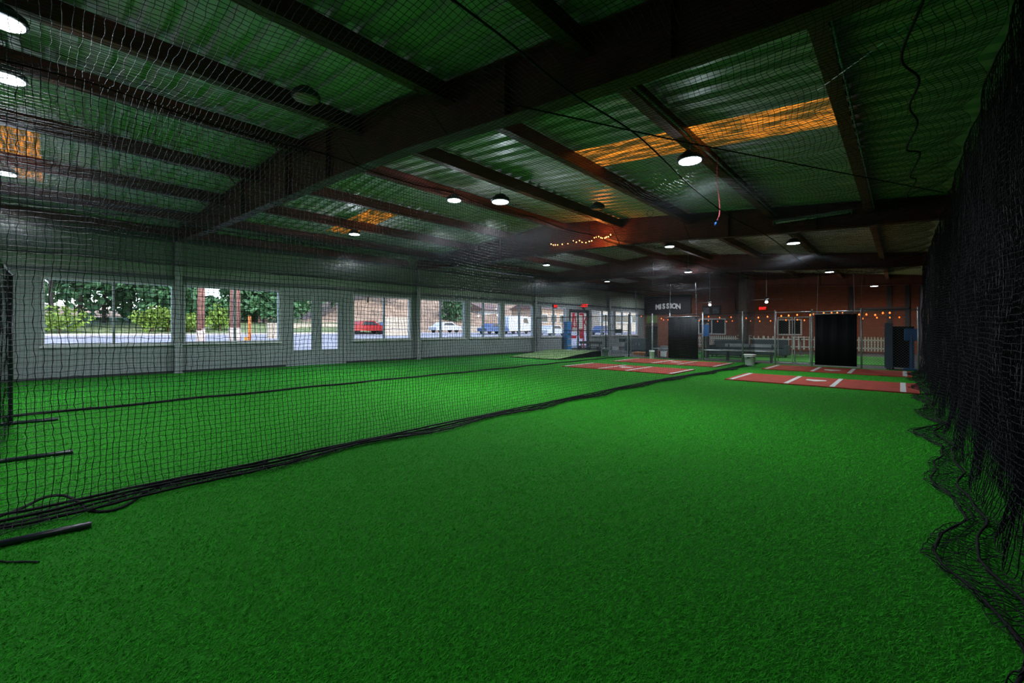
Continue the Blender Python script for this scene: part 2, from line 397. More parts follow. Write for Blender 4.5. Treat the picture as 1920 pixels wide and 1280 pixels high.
# purlins ------------------------------------------------------
PX = [-.49, -2.23, -4.16, -6.20, -8.10, -10.4, -12.5, -14.6, -16.6]
WORD = ['first', 'second', 'third', 'fourth', 'fifth', 'sixth', 'seventh', 'eighth', 'ninth']
for i, x in enumerate(PX):
    zt = roof_z(x)-.004 if x != -8.1 else roof_z(x)-.03; d = .26
    e = thing('purlin', (x, 13.5, zt-d), 'dark red-brown steel roof purlin, %s one from the right wall' % WORD[i], 'beam', 'roof purlins running down the hall')
    L = (Y1-Y0)/2; L2 = L if x > -16 else (x-.12+17.31)/.0509-.63-13.5
    MB().box(-.004, .004, -L, L2, .012, d).build('web', M_steel, e)
    MB().box(-.065, .065, -L, L2, 0, .012).build('bottom_flange', M_steel, e)
# rafters ------------------------------------------------------
LOW = [(-17.2, 4.20), (-13.5, 4.07), (-10, 4.03), (-7, 3.96), (-5, 3.88), (-3.3, 3.74), (-2, 3.65), (-.4, 3.57), (XR, 3.52)]
RAF = [3.6, 11.55, 19.65, 27.7]; RW = ['nearest to the camera', 'second, with string lights on it', 'third, above the chain-link fence', 'farthest, before the brick wall']
for i, y0 in enumerate(RAF):
    e = thing('rafter', (-8.8, y0, 4.1), 'deep dark red steel roof rafter, %s' % RW[i], 'beam', 'main rafters across the hall')
    xs = [(wx_(y0)+.02 if x == -17.2 else x, z) for x, z in LOW]
    web = MB(); fl_ = MB()
    def P(x, dy, z): return (x+8.8, raf_y(y0, x)-y0+dy, z-4.1)
    for (xa, za), (xb, zb) in zip(xs[:-1], xs[1:]):
        seg = [(xa, za), (xb, zb)]
        if xa < -8.8 < xb: seg = [(xa, za), (-8.8, 3.98), (xb, zb)]
        for (x1, z1), (x2, z2) in zip(seg[:-1], seg[1:]):
            for mb_, hw, zl1, zl2, zh1, zh2 in ((web, .006, z1, z2, roof_z(x1)-.01, roof_z(x2)-.01), (fl_, .10, z1-.016, z2-.016, z1, z2), (fl_, .10, roof_z(x1)-.03, roof_z(x2)-.03, roof_z(x1)-.012, roof_z(x2)-.012)):
                n = len(mb_.v); mb_.v += [P(x1, -hw, zl1), P(x1, hw, zl1), P(x2, -hw, zl2), P(x2, hw, zl2), P(x1, -hw, zh1), P(x1, hw, zh1), P(x2, -hw, zh2), P(x2, hw, zh2)]
                mb_.f += [tuple(n+q for q in f) for f in ((0,1,3,2),(4,6,7,5),(0,2,6,4),(1,5,7,3),(0,4,5,1),(2,3,7,6))]
    web.build('web', M_steel, e); fl_.build('flange', M_steel, e)
    for x in (-15, -11.2, -8.8, -7.2, -3.2, -1.4):
        zl = np.interp(x, [q[0] for q in xs], [q[1] for q in xs])
        MB().box(x-.006+8.8, x+.006+8.8, raf_y(y0, x)-y0-.09, raf_y(y0, x)-y0+.09, zl-4.1, roof_z(x)-4.13).build('stiffener', M_steel, e)
    # fly braces from the purlins down to the bottom flange
    for x in PX[2:8:1]:
        zl = float(np.interp(x, [q[0] for q in xs], [q[1] for q in xs])); yr = raf_y(y0, x)-y0
        MB().tube([(x+8.8, yr-.62, roof_z(x)-.2-4.1), (x+8.8, yr-.06, zl-4.08)], .014, 4).build('fly_brace', M_steel, e)
    # column on the left wall
    c = thing('wall_column', (wx_(y0)+.09, raf_y(y0, -17.2), 0), 'grey steel wall column under the %s rafter' % ['nearest', 'second', 'third', 'farthest'][i], 'column', 'columns of the window wall')
    MB().box(-.08, .08, -.006, .006, .012, 4.2).build('web', M_frame, c)
    MB().box(.08, .09, -.09, .09, .012, 4.2).box(-.088, -.08, -.09, .09, .012, 4.2).build('flange', M_frame, c)
    MB().box(-.088, .12, -.12, .12, 0, .012).build('base_plate', M_frame, c)

# ------------------------------------------------------------------ lamps
def lamp_proto():
    e = thing('high_bay_lamp', (0, 0, 0), 'x', 'lamp', 'round LED high-bay lamps under the roof')
    MB().lathe([(.05, .13), (.09, .125), (.12, .085), (.165, .06), (.175, .02), (.17, 0.0), (.15, 0)], k=24).build('housing', M_dark, e, True)
    MB().tube([(0, 0, .12), (0, 0, .26)], .006, 6).build('hanger', M_galv, e)
    MB().lathe([(.15, -.004), (.15, -.012), (.06, -.02), (.001, -.022)], k=24).build('lens', M_lens, e, True)
    return e
proto = lamp_proto()
LIGHTS = [(-2.2, 6.1, 0, 'brightest lamp above the right lane, below the orange skylight strip'), (-2.2, 13.9, 0, 'white lamp above the right lane beyond the second rafter'),
          (-6.25, 6.4, -.12, 'big bright lamp in the middle of the picture, ahead of the second rafter'), (-7.56, 6.22, 0, 'smaller lit lamp just left of the big bright one'),
          (-12.3, 6.2, 0, 'lit lamp nearest the window wall ahead of the second rafter'), (-11.9, 15.2, 0, 'green-tinged lit lamp beyond the second rafter over the left lane'),
          (-5.7, 13.95, 0, 'flat lit lamp beyond the second rafter over the middle lane'), (-7.0, 19.2, -.35, 'small bright lamp hanging before the third rafter'),
          (-6.0, -.34, 0, 'large lit lamp at the top left corner of the picture'), (-7.85, -.4, 0, 'lit lamp at the left edge, second from the top'), (-12.3, -.65, 0, 'lit lamp at the left edge, lowest of three'),
          (-2.2, 21.9, 0, 'tiny lit lamp over the lobby beyond the third rafter'), (-1.05, 29.2, 0, 'faint pinkish lamp over the far right of the lobby'), (-2.23, -1.6, 0, None), (-13, 22.5, 0, 'small lamp over the lobby by the window wall')]  # entry without a label: added unseen light for the near turf, no housing
first = True
def area(loc, size, w, col=(.86, .93, 1)):
    l = bpy.data.lights.new('lamp_or_fill_light', 'AREA'); l.shape = 'DISK'; l.size = size; l.energy = w; l.color = col; l.spread = R(165)
    o = bpy.data.objects.new('lamp_or_fill_light', l); COL.objects.link(o); o.location = loc; return o
for (x, y, dz, lb) in LIGHTS:
    z = roof_z(x)-.22-.26+dz
    if lb:
        o = proto if first else copy_tree(proto); first = False
        o.location = (x, y, z); o['label'] = 'round white '+lb if 'lamp' not in lb.split()[0] else lb
        if lb.startswith('big'): o.scale = (1.15, 1.15, 1.15)
        MB().tube([(0, 0, .25), (0, 0, .46-dz)], .006, 6).build('hanger', M_galv, o)
    w = LAMP_W*(.45 if x > -3 and y < 1 else 2.2 if x < -11 else .8 if y < 1 else .85 if x > -3 else 1.5)
    area((x, y, z-.03), .3, w)
    gl = bpy.data.lights.new('lens_glow', 'POINT'); gl.energy = w*(.06 if x > -3 else .06 if y < 1 else .12); gl.color = (.80, .90, 1); gl.shadow_soft_size = .06  # added point light below each lens, lifts the ceiling around it
    go = bpy.data.objects.new('lens_glow', gl); COL.objects.link(go); go.location = (x, y, z-.16)
off = copy_tree(proto); off.location = (-5.62, 2.18, roof_z(-5.62)-.27); off['label'] = 'unlit round lamp with a dull pinkish lens near the first rafter'
for c in off.children:
    if c.name.startswith('lens'): c.data = c.data.copy(); c.data.materials[0] = M_lensoff
    if c.name.startswith('housing'): c['label'] = 'dark finned housing'
off2 = copy_tree(proto); off2.location = (-5.4, 8.9, roof_z(-5.4)-.28); off2['label'] = 'unlit black lamp beyond the orange skylight strip'
for c in off2.children:
    if c.name.startswith('lens'): c.data = c.data.copy(); c.data.materials[0] = M_dark
e = thing('tube_light', (-1.48, 11.40, 3.9), 'long unlit fluorescent fixture on the second rafter', 'lamp')
MB().box(-.70, .70, -.07, .05, -.02, .03).build('housing', M_greyp, e, bevel=.008)
MB().tube([(-.66, -.04, -.035), (.66, -.04, -.035)], .019, 8).build('tube', mat('unlit_tube', (.65, .75, .66), .3), e, True)
MB().box(-.72, -.70, -.08, .03, -.07, .03).build('end_cap', M_greyp, e); MB().box(.70, .72, -.08, .03, -.07, .03).build('end_cap', M_greyp, e)

# ------------------------------------------------------------------ nets
CELL = .044
def wob(a, b, amp, seed):
    r = np.random.default_rng(seed); o = np.zeros(np.broadcast(a, b).shape)
    for i in range(6):
        fx, fy = r.uniform(.4, 4, 2); p = r.uniform(0, 6.28, 2); o += np.sin(fx*a+p[0])*np.sin(fy*b+p[1])/3
    return amp*o
def side_net(name, X, y0, y1, top, skirt, dirx, label, seed, su, sv, fold=0.0, r=.0028, grow=None, cell=CELL, m=None, pinch=None):
    nu = int((y1-y0)/cell); nv = int((top+skirt)/cell)+1
    u = np.linspace(y0, y1, nu)[:, None]*np.ones((1, nv)); s = np.linspace(0, top+skirt, nv)[None, :]*np.ones((nu, 1))
    hang = np.abs(np.sin((u-y0)*PI/1.9))*.05
    tz = top-hang*(1-s/top).clip(0, 1)
    bx = X + (grow(u) if grow is not None else 0)
    h = s/top
    x = bx + wob(u*1.3, s*1.5, .035, seed)*np.clip(s, 0, 1) + fold*(np.sin(u*2*PI/.62+1.3*np.sin(u*1.7))*.6+np.sin(u*2*PI/1.37))*(.35+.65*h)
    yy = u + wob(u*2, s*2, .02, seed+1) + fold*.5*np.cos(u*2*PI/.62)
    # let the cloth reach the floor with a little slack, the rest lies on the turf
    z = tz-s*1.0
    # the last stretch of length is bunched up just above the turf, the rest lies flat on it
    z = np.where(z < .30, .30*np.clip((z+.06)/.36, 0, 1)**1.6, z)
    over = np.clip(s-(top-.05), 0, None); z = np.where(over > 0, .015+.03*np.abs(np.sin(u*9+s*30)), z)
    x = x + dirx*over*(.75+.35*np.sin(u*3.1+seed)) + dirx*.05*smooth01((h-.85)/.15)
    if X < -4 and X > -6: x = x + over*.6*np.clip(1-np.abs(u-.1)/1.1, 0, 1)
    z = np.maximum(z, .012)
    G = np.stack([x, yy, z], -1)
    j = RNG.normal(0, .0032, G.shape); j[..., 2] *= .9; G += j; G[..., 2] = np.maximum(G[..., 2], .008)
    t = thing(name, (X, (y0+y1)/2, 0), label, 'net'); G = G-np.array([X, (y0+y1)/2, 0])
    net_mesh('mesh', G, r, su, sv, t, m)
    return t, G
def shiftA(u): return .45*smooth01((u-9)/9)
tA, GA = side_net('side_net', -4.87, -1.7, 19.4, 3.42, .22, 1, 'black knotted net wall between the right lane and the middle lane', 3, 1, 1, grow=shiftA)
tB, GB = side_net('side_net', -10.42, -1.7, 19.4, 3.42, .12, 1, 'black knotted net wall between the middle lane and the window side', 5, 2, 2, cell=.05, r=.0022)
tC, GC = side_net('side_net', .52, 1.4, 19.4, 3.45, .26, -1, 'black gathered net hanging along the dark right wall', 9, 1, 1, fold=.035)
tC2, GC2 = side_net('side_net', .66, 1.9, 19.4, 3.5, .0, -1, 'second layer of black net behind the gathered net on the right wall', 19, 2, 2, fold=.012)
def edge_rope(G, t, iv, r, name='lead_rope', stride=3, dz=0.0, dx=0.0, m=None, amp=0, off=None):
    p = G[:, iv].copy(); kk = np.ones(7)/7
    for c_ in (0, 2): p[:, c_] = np.convolve(np.pad(p[:, c_], 3, mode='edge'), kk, 'valid')
    p = p[::stride]; p[:, 2] += dz; p[:, 0] += dx
    if amp: p[:, 0] += amp*np.sin(p[:, 1]*3.3)
    if off is not None: p[:, 0] += off(p[:, 1])
    p[:, 2] = np.maximum(p[:, 2], r)
    V, Q = tubes_np(p[None], r, 6); return mesh_np(name, V, Q, m or M_rope, t)
edge_rope(GA, tA, 0, .006, 'top_rope'); MB().tube([Vector(p)-Vector((-4.87, 8.85, 0)) for p in catm([(-4.72, -.95, .012), (-4.78, -.5, .02), (-4.90, -.22, .03), (-5.05, -.07, .05), (-5.0, .04, .05), (-4.80, .12, .03), (-4.56, .18, .012), (-4.44, .29, .012), (-4.52, .40, .012), (-4.70, .50, .015), (-4.82, .66, .02), (-4.87, 1.03, .02), (-4.86, 1.5, .02)])], .011, 6).build('loose_rope', M_rope, tA, True)
edge_rope(GB, tB, 0, .006, 'top_rope', 2); edge_rope(GC, tC, 0, .006, 'top_rope')
nb = GA.shape[1]-1
edge_rope(GA, tA, nb-6, .012, 'lead_rope', 3, .01, -.02); edge_rope(GA, tA, nb-4, .012, 'lead_rope', 3, .01); edge_rope(GA, tA, nb-3, .008, 'lead_rope', 3, .0, .015)
edge_rope(GA, tA, nb-1, .010, 'lead_rope', 3, .0, 0, off=lambda y: .10*np.sin((y+8.85)*2.3)*np.clip(1-(y+9.0)/3, 0, 1))
edge_rope(GB, tB, GB.shape[1]-2, .022, 'lead_rope', 2); edge_rope(GC, tC, GC.shape[1]-2, .008, 'lead_rope', 3); edge_rope(GC, tC, GC.shape[1]-6, .008, 'lead_rope', 3, .02)

def ceil_net(X0, X1, y0, y1, label, seed, su, sv, zf, grow0=None, grow1=None, cell=CELL, r=.0021):
    nu = int((X1-X0)/cell); nv = int((y1-y0)/cell)
    a = np.linspace(0, 1, nu)[:, None]*np.ones((1, nv)); y = np.linspace(y0, y1, nv)[None]*np.ones((nu, 1))
    l = X0 + (grow0(y) if grow0 else 0); rr = X1 + (grow1(y) if grow1 else 0)
    x = l+(rr-l)*a; z = zf(x, y, a) + wob(x*1.4, y*1.2, .02, seed)
    G = np.stack([x+wob(x, y*1.5, .012, seed+1), y+wob(x*1.5, y, .012, seed+2), z], -1) + RNG.normal(0, .0035, (nu, nv, 3))
    c = np.array([(X0+X1)/2, (y0+y1)/2, 0]); t = thing('ceiling_net', tuple(c), label, 'net', 'overhead nets of the lanes')
    net_mesh('mesh', G-c, r, su, sv, t); return t
def zc1(x, y, a):
    sag = .16*np.sin(PI*np.clip(a/.555, 0, 1)) + .16*np.sin(PI*np.clip((a-.555)/.445, 0, 1))
    per = .5+.5*np.cos((y-3.6)*2*PI/8.0)
    return 3.43 - sag*(.45+.75*(1-per)) - .05*np.abs(np.sin((y+1.7)*PI/1.9))*(a < .02)
ceil_net(-4.87, .40, -1.7, 19.4, 'black overhead net sagging above the right lane', 31, 2, 2, zc1, grow0=shiftA, grow1=lambda y: .10*np.abs(np.sin((y-4.66)*PI/.95)))
ceil_net(-10.42, -4.87, -1.7, 19.4, 'black overhead net sagging above the middle lane', 41, 3, 3, lambda x, y, a: 3.43-.30*np.sin(PI*a)*(.5+.5*np.cos((y-7.5)*2*PI/8)**2), grow1=shiftA, cell=.05)
ceil_net(-16.9, -10.42, -1.7, 19.4, 'black overhead net above the lane beside the windows', 51, 4, 4, lambda x, y, a: 3.43+.5*smooth01(a*0)*0-.22*np.sin(PI*a), cell=.06, r=.0017)
# end net above the fence
nu, nv = 225, 30
X_, Z_ = np.meshgrid(np.linspace(-10.4, .5, nu), np.linspace(3.42, 2.02, nv), indexing='ij')
G = np.stack([X_, 19.45+wob(X_, Z_*3, .02, 61), Z_], -1)+RNG.normal(0, .004, (nu, nv, 3))
G -= np.array([-5, 19.45, 0]); t = thing('end_net', (-5, 19.45, 0), 'black net closing the lane ends above the chain-link fence', 'net'); net_mesh('mesh', G, .0017, 1, 1, t)

# overhead ropes and cables
def rope(name, pts, r, label, cat='rope', m=None, k=6, group=None):
    c = Vector(pts[len(pts)//2]); o = MB().tube([Vector(p)-c for p in pts], r, k).build(name, m or M_rope, None, True, c); return tag(o, label, cat, group)
rope('net_rope', catm([(-1.90, .6, 3.30), (-1.9, 1.56, 3.30), (-1.93, 2.09, 3.32), (-1.94, 2.78, 3.29), (-1.91, 3.73, 3.31), (-1.92, 4.48, 3.27), (-2.04, 5.77, 3.28), (-2.06, 7.52, 3.25), (-2.0, 10, 3.3), (-2.0, 14, 3.25), (-2, 19.3, 3.35)]), .008, 'black support rope wandering along the middle of the right overhead net')
rope('net_rope', catm([(.16, 2.9, 3.31), (.09, 3.42, 3.3), (0.0, 4.03, 3.3), (.1, 4.46, 3.3), (.05, 4.95, 3.3), (.11, 5.41, 3.3), (.04, 6.1, 3.3), (.15, 6.35, 3.3), (.08, 7.19, 3.3), (.14, 7.45, 3.3), (.06, 8.2, 3.3), (.13, 8.5, 3.3)]), .009, 'black scalloped rope in the overhead net beside the right wall')
rope('steel_cable', [(-2.9, 2.9, 3.62), (-1.87, 5.03, 3.6), (-.45, 7.83, 3.6), (.5, 9.7, 3.6)], .008, 'thin dark cable crossing diagonally under the orange skylight strip', 'cable')
rope('steel_cable', [(-.62, 5.1, 3.75), (.0, 4.6, 3.8), (.55, 4.2, 3.9)], .005, 'pale thin cord tied from the rightmost purlin to the right wall', 'cable', M_galv)
rope('conduit', [(-.40, 3.8, roof_z(-.49)-.26), (-.40, 5.4, roof_z(-.49)-.26), (-.40, 11.2, roof_z(-.49)-.26)], .011, 'thin grey conduit under the rightmost purlin', 'pipe', M_greyp)
rope('conduit', [(-2.12, 3.7, roof_z(-2.23)-.245), (-2.12, 11.3, roof_z(-2.23)-.245)], .013, 'grey conduit along the second purlin from the right', 'pipe', M_greyp)
t = thing('hanging_rope', (-2.17, 7.2, 3.73), 'pink rope with a blue end hanging down through the overhead net', 'rope')
MB().tube(catm([(0, 0, .42), (0, 0, 0), (.03, 0, -.25), (.035, .0, -.48), (0, 0, -.58)]), .009, 6).build('pink_cord', M_pink, t, True)
MB().tube([(0, 0, -.58), (-.02, 0, -.62), (-.035, 0, -.66)], [.016, .02, .012], 6).build('blue_end', M_blueb, t, True)
rg = MB(); rg.tube([(0, 0, .07), (0, 0, .235)], .004, 4); rg.tube([(.075*math.cos(a*PI/12), 0, .075*math.sin(a*PI/12)) for a in range(25)], .010, 6)
tag(rg.build('hoop', M_greyp, None, True, (-4.12, 9.0, 3.99)), 'small pale ring hanging under the third purlin from the right', 'hoop')

# string lights on the second rafter
t = thing('fairy_lights', (-7.2, 11.40, 4.2), 'short warm string of tiny lights draped on the second rafter', 'string lights')
P_ = catm([(-1.5, 0, .12), (-1.2, -.02, .02), (-.6, 0, .05), (-.25, -.03, -.02), (.1, 0, .0), (.35, -.03, .07), (.55, 0, .0), (.75, -.02, .04)], 6)
MB().tube(P_, .006, 4).build('cord', M_rope, t)
bme = None
for i, p in enumerate(P_[::2]):
    q = p+Vector((random.uniform(-.02, .02), -.03, random.uniform(-.05, .03)))
    if bme is None: b = MB().lathe([(.001, -.02), (.014, -.01), (.016, .005), (.008, .018), (.001, .02)], k=8).build('bulb', M_fairy, t, True, q); bme = b.data
    else: b = bpy.data.objects.new('bulb', bme); COL.objects.link(b); b.parent = t; b.location = q
l = bpy.data.lights.new('fairy_glow', 'POINT'); l.energy = 34; l.color = (1, .30, .06); l.shadow_soft_size = .15
lo = bpy.data.objects.new('fairy_glow', l); COL.objects.link(lo); lo.location = (-6.7, 11.05, 4.05)

# ------------------------------------------------------------------ pipes of the screen frame at the left
t = thing('screen_frame', (-6.9, -.45, 0), 'freestanding black pipe screen frame at the left edge, its feet reaching onto the turf', 'frame')
for (x, y) in ((-4.2, .17), (-6.85, .13), (-9.5, .02)):
    dx = .10
    MB().tube([(x+6.9-dx-.05, -.75, .024), (x+6.9, y+.45, .024)], .0225, 14).build('foot', M_pipe, t, True)
    if x > -9 and x < -5 or x < -9: MB().tube([(x+6.9-dx*.6, 0, .02), (x+6.9-dx*.6, 0, 2.2)], .024, 12).build('upright', M_pipe, t, True)
MB().tube([(-2.7, 0, 2.2), (.1, 0, 2.2)], .024, 12).build('top_bar', M_pipe, t, True)
nu, nv = 52, 44
X_, Z_ = np.meshgrid(np.linspace(-2.66, -.06, nu), np.linspace(.04, 2.18, nv), indexing='ij')
G = np.stack([X_, .01+wob(X_*3, Z_*3, .02, 77), Z_], -1); net_mesh('screen_mesh', G, .0016, 1, 1, t)
gz = np.linspace(.0, 2.2, 60); pl = []
for i in range(26):
    a = random.uniform(0, 6.28); rr_ = random.uniform(.02, .055)
    pl.append(np.stack([-.06+rr_*np.cos(a+gz*random.uniform(1, 5)), rr_*np.sin(a+gz*3)*(1+.3*np.sin(gz*7+a)), gz+.01], -1))
V, Q = tubes_np(np.array(pl), .004, 3); o = mesh_np('gathered_mesh', V, Q, M_net, t); o['kind'] = 'stuff'
rope('cord', catm([(-4.12, -.40, .012), (-4.02, -.28, .02), (-3.93, -.2, .008), (-3.86, -.13, .008), (-3.79, -.07, .008)]), .006, 'short black cord lying on the turf below the nearest pipe foot', 'cord')

# ------------------------------------------------------------------ batting mats and mound
def bat_mat(x0, x1, y0, y1, lines, plate, lab):
    t = thing('batting_mat', ((x0+x1)/2, (y0+y1)/2, 0), lab, 'mat', 'red batting mats'); cx, cy = (x0+x1)/2, (y0+y1)/2
    MB().box(x0-cx, x1-cx, y0-cy, y1-cy, 0, .028).build('turf_pad', M_red, t, bevel=.004)
    for lx in lines: MB().box(lx-.05-cx, lx+.05-cx, y0-cy+.02, y1-cy-.02, .028, .032).build('chalk_line', M_line, t)
    px, py = plate[0]-cx, plate[1]-cy; h = .2159
    mb = MB(); pts = [(-h, h*.0+.22), (h, .22), (h, .0), (0, -.22), (-h, 0)]; n = 5
    mb.v = [(px+a, py+b, .028) for a, b in pts]+[(px+a, py+b, .034) for a, b in pts]
    mb.f = [tuple(range(n)), tuple(reversed(range(n, 2*n)))]+[(i, (i+1) % n, n+(i+1) % n, n+i) for i in range(n)]
    mb.build('home_plate', M_plate, t)
bat_mat(-3.60, .30, 12.55, 14.75, [-3.44, -2.16, -1.22, .03], (-1.68, 13.75), 'near red batting mat in the right lane with white lines and home plate')
bat_mat(-3.60, .24, 16.76, 18.85, [-3.46, -2.15, -1.2, .08], (-1.70, 17.6), 'far red batting mat in the right lane, in front of the fence')
bat_mat(-9.33, -5.16, 12.83, 14.85, [-9.2, -7.75, -6.72, -5.25], (-7.3, 13.9), 'near red batting mat in the middle lane, seen through the net')
bat_mat(-9.25, -4.98, 16.42, 18.7, [-9.1, -7.45, -6.42, -5.08], (-6.95, 17.6), 'far red batting mat in the middle lane, seen through the net')
t = thing('pitching_mound', (-12.9, 17.3, 0), 'low wedge pitching mound with worn yellowish turf and dark sides by the far windows', 'mound')
mb = MB(); prof = [(-1.9, .03), (.3, .20), (1.1, .27), (1.9, .27)]
for x in (-1.45, 1.45):
    for (y, z) in prof: mb.v.append((x, y, z+.012))
mb.f = [(i, i+1, 5+i, 4+i) for i in range(3)]; mb.build('turf_top', M_mound, t)
mb = MB()
for x in (-1.45, 1.45):
    for (y, z) in prof: mb.v.append((x, y, z))
    for (y, z) in prof: mb.v.append((x, y, 0))
mb.f = [(0,1,5,4),(1,2,6,5),(2,3,7,6),(8,12,13,9),(9,13,14,10),(10,14,15,11),(0,8,9,1),(1,9,10,2),(2,10,11,3),(3,11,15,7),(0,4,12,8)]
mb.build('wedge_base', M_black, t); MB().box(-.3, .3, 1.2, 1.35, .28, .30).build('pitching_rubber', M_plate, t)

# buckets
def bucket(x, y, r, h, lab, lid=True, m=None):
    t = thing('bucket', (x, y, 0), lab, 'bucket')
    MB().lathe([(r*.78, 0), (r*.80, .005), (r*.93, h*.8), (r*1.02, h*.81), (r*1.02, h*.85), (r*.95, h*.86), (r*.97, h*.93), (r*.96, h*.94)], k=24).build('pail', m or M_white, t, True)
    if lid:
        MB().lathe([(r*.98, h*.941), (r*1.12, h*.95), (r*1.14, h), (r*1.0, h*1.03), (.01, h*1.05)], k=24).build('lid', m or M_white, t, True)
        MB().tube([(r*1.03*math.cos(a), r*1.03*math.sin(a), h*(.84-.22*abs(math.sin(a-2.2))) ) for a in [(-PI*.72)+PI*1.0*i/14 for i in range(15)]], .008, 6).build('handle', M_dark, t, True)
        MB().box(-.05, .05, -r*1.01, -r*.97, h*.72, h*.80).build('badge', M_dark, t)
    return t
bucket(-4.22, 17.85, .19, .44, 'white ball bucket with a round lid on the right lane turf')
bucket(-11.2, 19.2, .17, .42, 'pale grey bucket behind the dark mound at the end of the window-side lane', True, M_greyp)
bucket(-8.72, 19.25, .13, .42, 'narrow white bucket at the corner of the far middle-lane mat', False)

# ------------------------------------------------------------------ chain-link fence
def fence():
    t = thing('chain_link_fence', (-7.5, FENCE_Y, 0), 'chain-link fence with galvanised posts and rails across the ends of the lanes', 'fence'); C = -7.5
    for x in (-16.1, -14.18, -11.4, -10.09, -8.86, -8.0, -6.51, -4.9, -3.72, -2.51, -1.05, .42):
        MB().tube([(x-C, 0, 0), (x-C, 0, 2.12)], .03 if x > -9 else .028, 10).lathe([(.036, 2.12), (.03, 2.15), (.005, 2.165)], (x-C, 0, 0), 10).build('post', M_galv if x > -9.5 else M_dark, t, True)
    for (a, b, z) in ((-16.1, -3.72, 2.08), (-2.51, .42, 2.06), (-3.72, -2.51, 2.07), (-8.86, -3.72, .48), (-14.18, -10.09, 1.33)):
        MB().tube([(a-C, 0, z), (b-C, 0, z)], .018, 8).build('rail', M_galv if a > -9 else M_dark, t, True)
    # woven wire, the two diagonal directions
    def wires(x0, x1, z0, z1, par, nm='chain_mesh', pitch=.09):
        H = z1-z0; P = []
        for sgn in (1, -1):
            a = x0-H
            while a < x1+H:
                s, e_ = (a, a+H)
                xa, xb = max(min(s, e_), x0), min(max(s, e_), x1)
                if xb-xa > .01:
                    if sgn > 0: P.append([(xa-C, .004, z0+(xa-s)), (xb-C, .004, z0+(xb-s))])
                    else: P.append([(xa-C, -.004, z1-(xa-s)), (xb-C, -.004, z1-(xb-s))])
                a += pitch
        V, Q = tubes_np(np.array(P), .0036, 3); o = mesh_np(nm, V, Q, M_chain, par); o['kind'] = 'stuff'
    wires(-16.1, -3.72, .03, 2.06, t); wires(-2.51, .42, .03, 2.04, t)
    g = thing('fence_gate', (C, FENCE_Y, 0), 'chain-link gate leaf with a rounded pipe frame next to the white bucket', 'gate')
    a, b = -3.62-C, -3.14-C
    MB().tube(catm([(a, 0, .14), (a, 0, 1.0), (a, 0, 1.8), (a+.05, 0, 1.86), (b-.05, 0, 1.86), (b, 0, 1.8), (b, 0, 1.0), (b, 0, .14), (b-.05, 0, .09), (a+.05, 0, .09), (a, 0, .14)], 3), .018, 8).build('gate_frame', M_galv, g, True)
    wires(-3.62, -3.14, .1, 1.84, g)
    g = thing('fence_gate', (C, FENCE_Y, 0), 'wider chain-link gate leaf left of the right black backstop pad', 'gate')
    a, b = -3.06-C, -2.57-C
    MB().tube(catm([(a, 0, .14), (a, 0, 1.0), (a, 0, 1.8), (a+.05, 0, 1.86), (b-.05, 0, 1.86), (b, 0, 1.8), (b, 0, 1.0), (b, 0, .14), (b-.05, 0, .09), (a+.05, 0, .09), (a, 0, .14)], 3), .018, 8).build('gate_frame', M_galv, g, True)
    wires(-3.06, -2.57, .1, 1.84, g)
fence()
for (a, b, zt, lab) in ((-8.02, -6.68, 2.0, 'black vinyl backstop pad hanging at the end of the middle lane, left one of two'), (-2.40, -1.17, 2.0, 'black vinyl backstop pad hanging at the end of the right lane, right one of two')):
    t = thing('backstop_pad', ((a+b)/2, FENCE_Y-.12, 0), lab, 'pad', 'black backstop pads on the fence'); w = (b-a)/2
    mb = MB(); n = 24
    for j in range(2):
        for i in range(n+1):
            x = -w+2*w*i/n; yo = .012*math.sin(i*.9)+.008*math.sin(i*2.3)
            for z in (.06, zt-.05): mb.v.append((x, yo+(.02 if j else -.02), z))
    o_ = 2*(n+1)
    for i in range(n):
        q = 2*i; mb.f += [(q, q+2, q+3, q+1), (o_+q, o_+q+1, o_+q+3, o_+q+2), (q+1, q+3, o_+q+3, o_+q+1), (q, o_+q, o_+q+2, q+2)]
    mb.f += [(0, 1, o_+1, o_), (2*n, o_+2*n, o_+2*n+1, 2*n+1)]
    mb.build('vinyl_sheet', M_black, t, True)
    MB().tube([(-w-.05, 0, zt-.03), (w+.05, 0, zt-.03)], .018, 8).build('top_bar', M_galv, t, True)
    for sx in (-1, 1): MB().tube([(sx*(w-.06), 0, zt-.03), (sx*(w-.10), 0, 3.5)], .007, 5).build('hanging_cord', M_galv, t)
rope('blue_rope', [(-9.55, 19.3, 2.2), (-9.57, 19.3, 2.9), (-9.6, 19.3, 3.65)], .012, 'bluish vertical cord over the left part of the fence', 'cord', M_navy)
rope('edge_line', [(.60, 19.3, .05), (.585, 19.3, 1.0), (.60, 19.3, 2.0)], .012, 'white stitched edge cord of the net at the right end of the fence', 'cord', M_greyp)

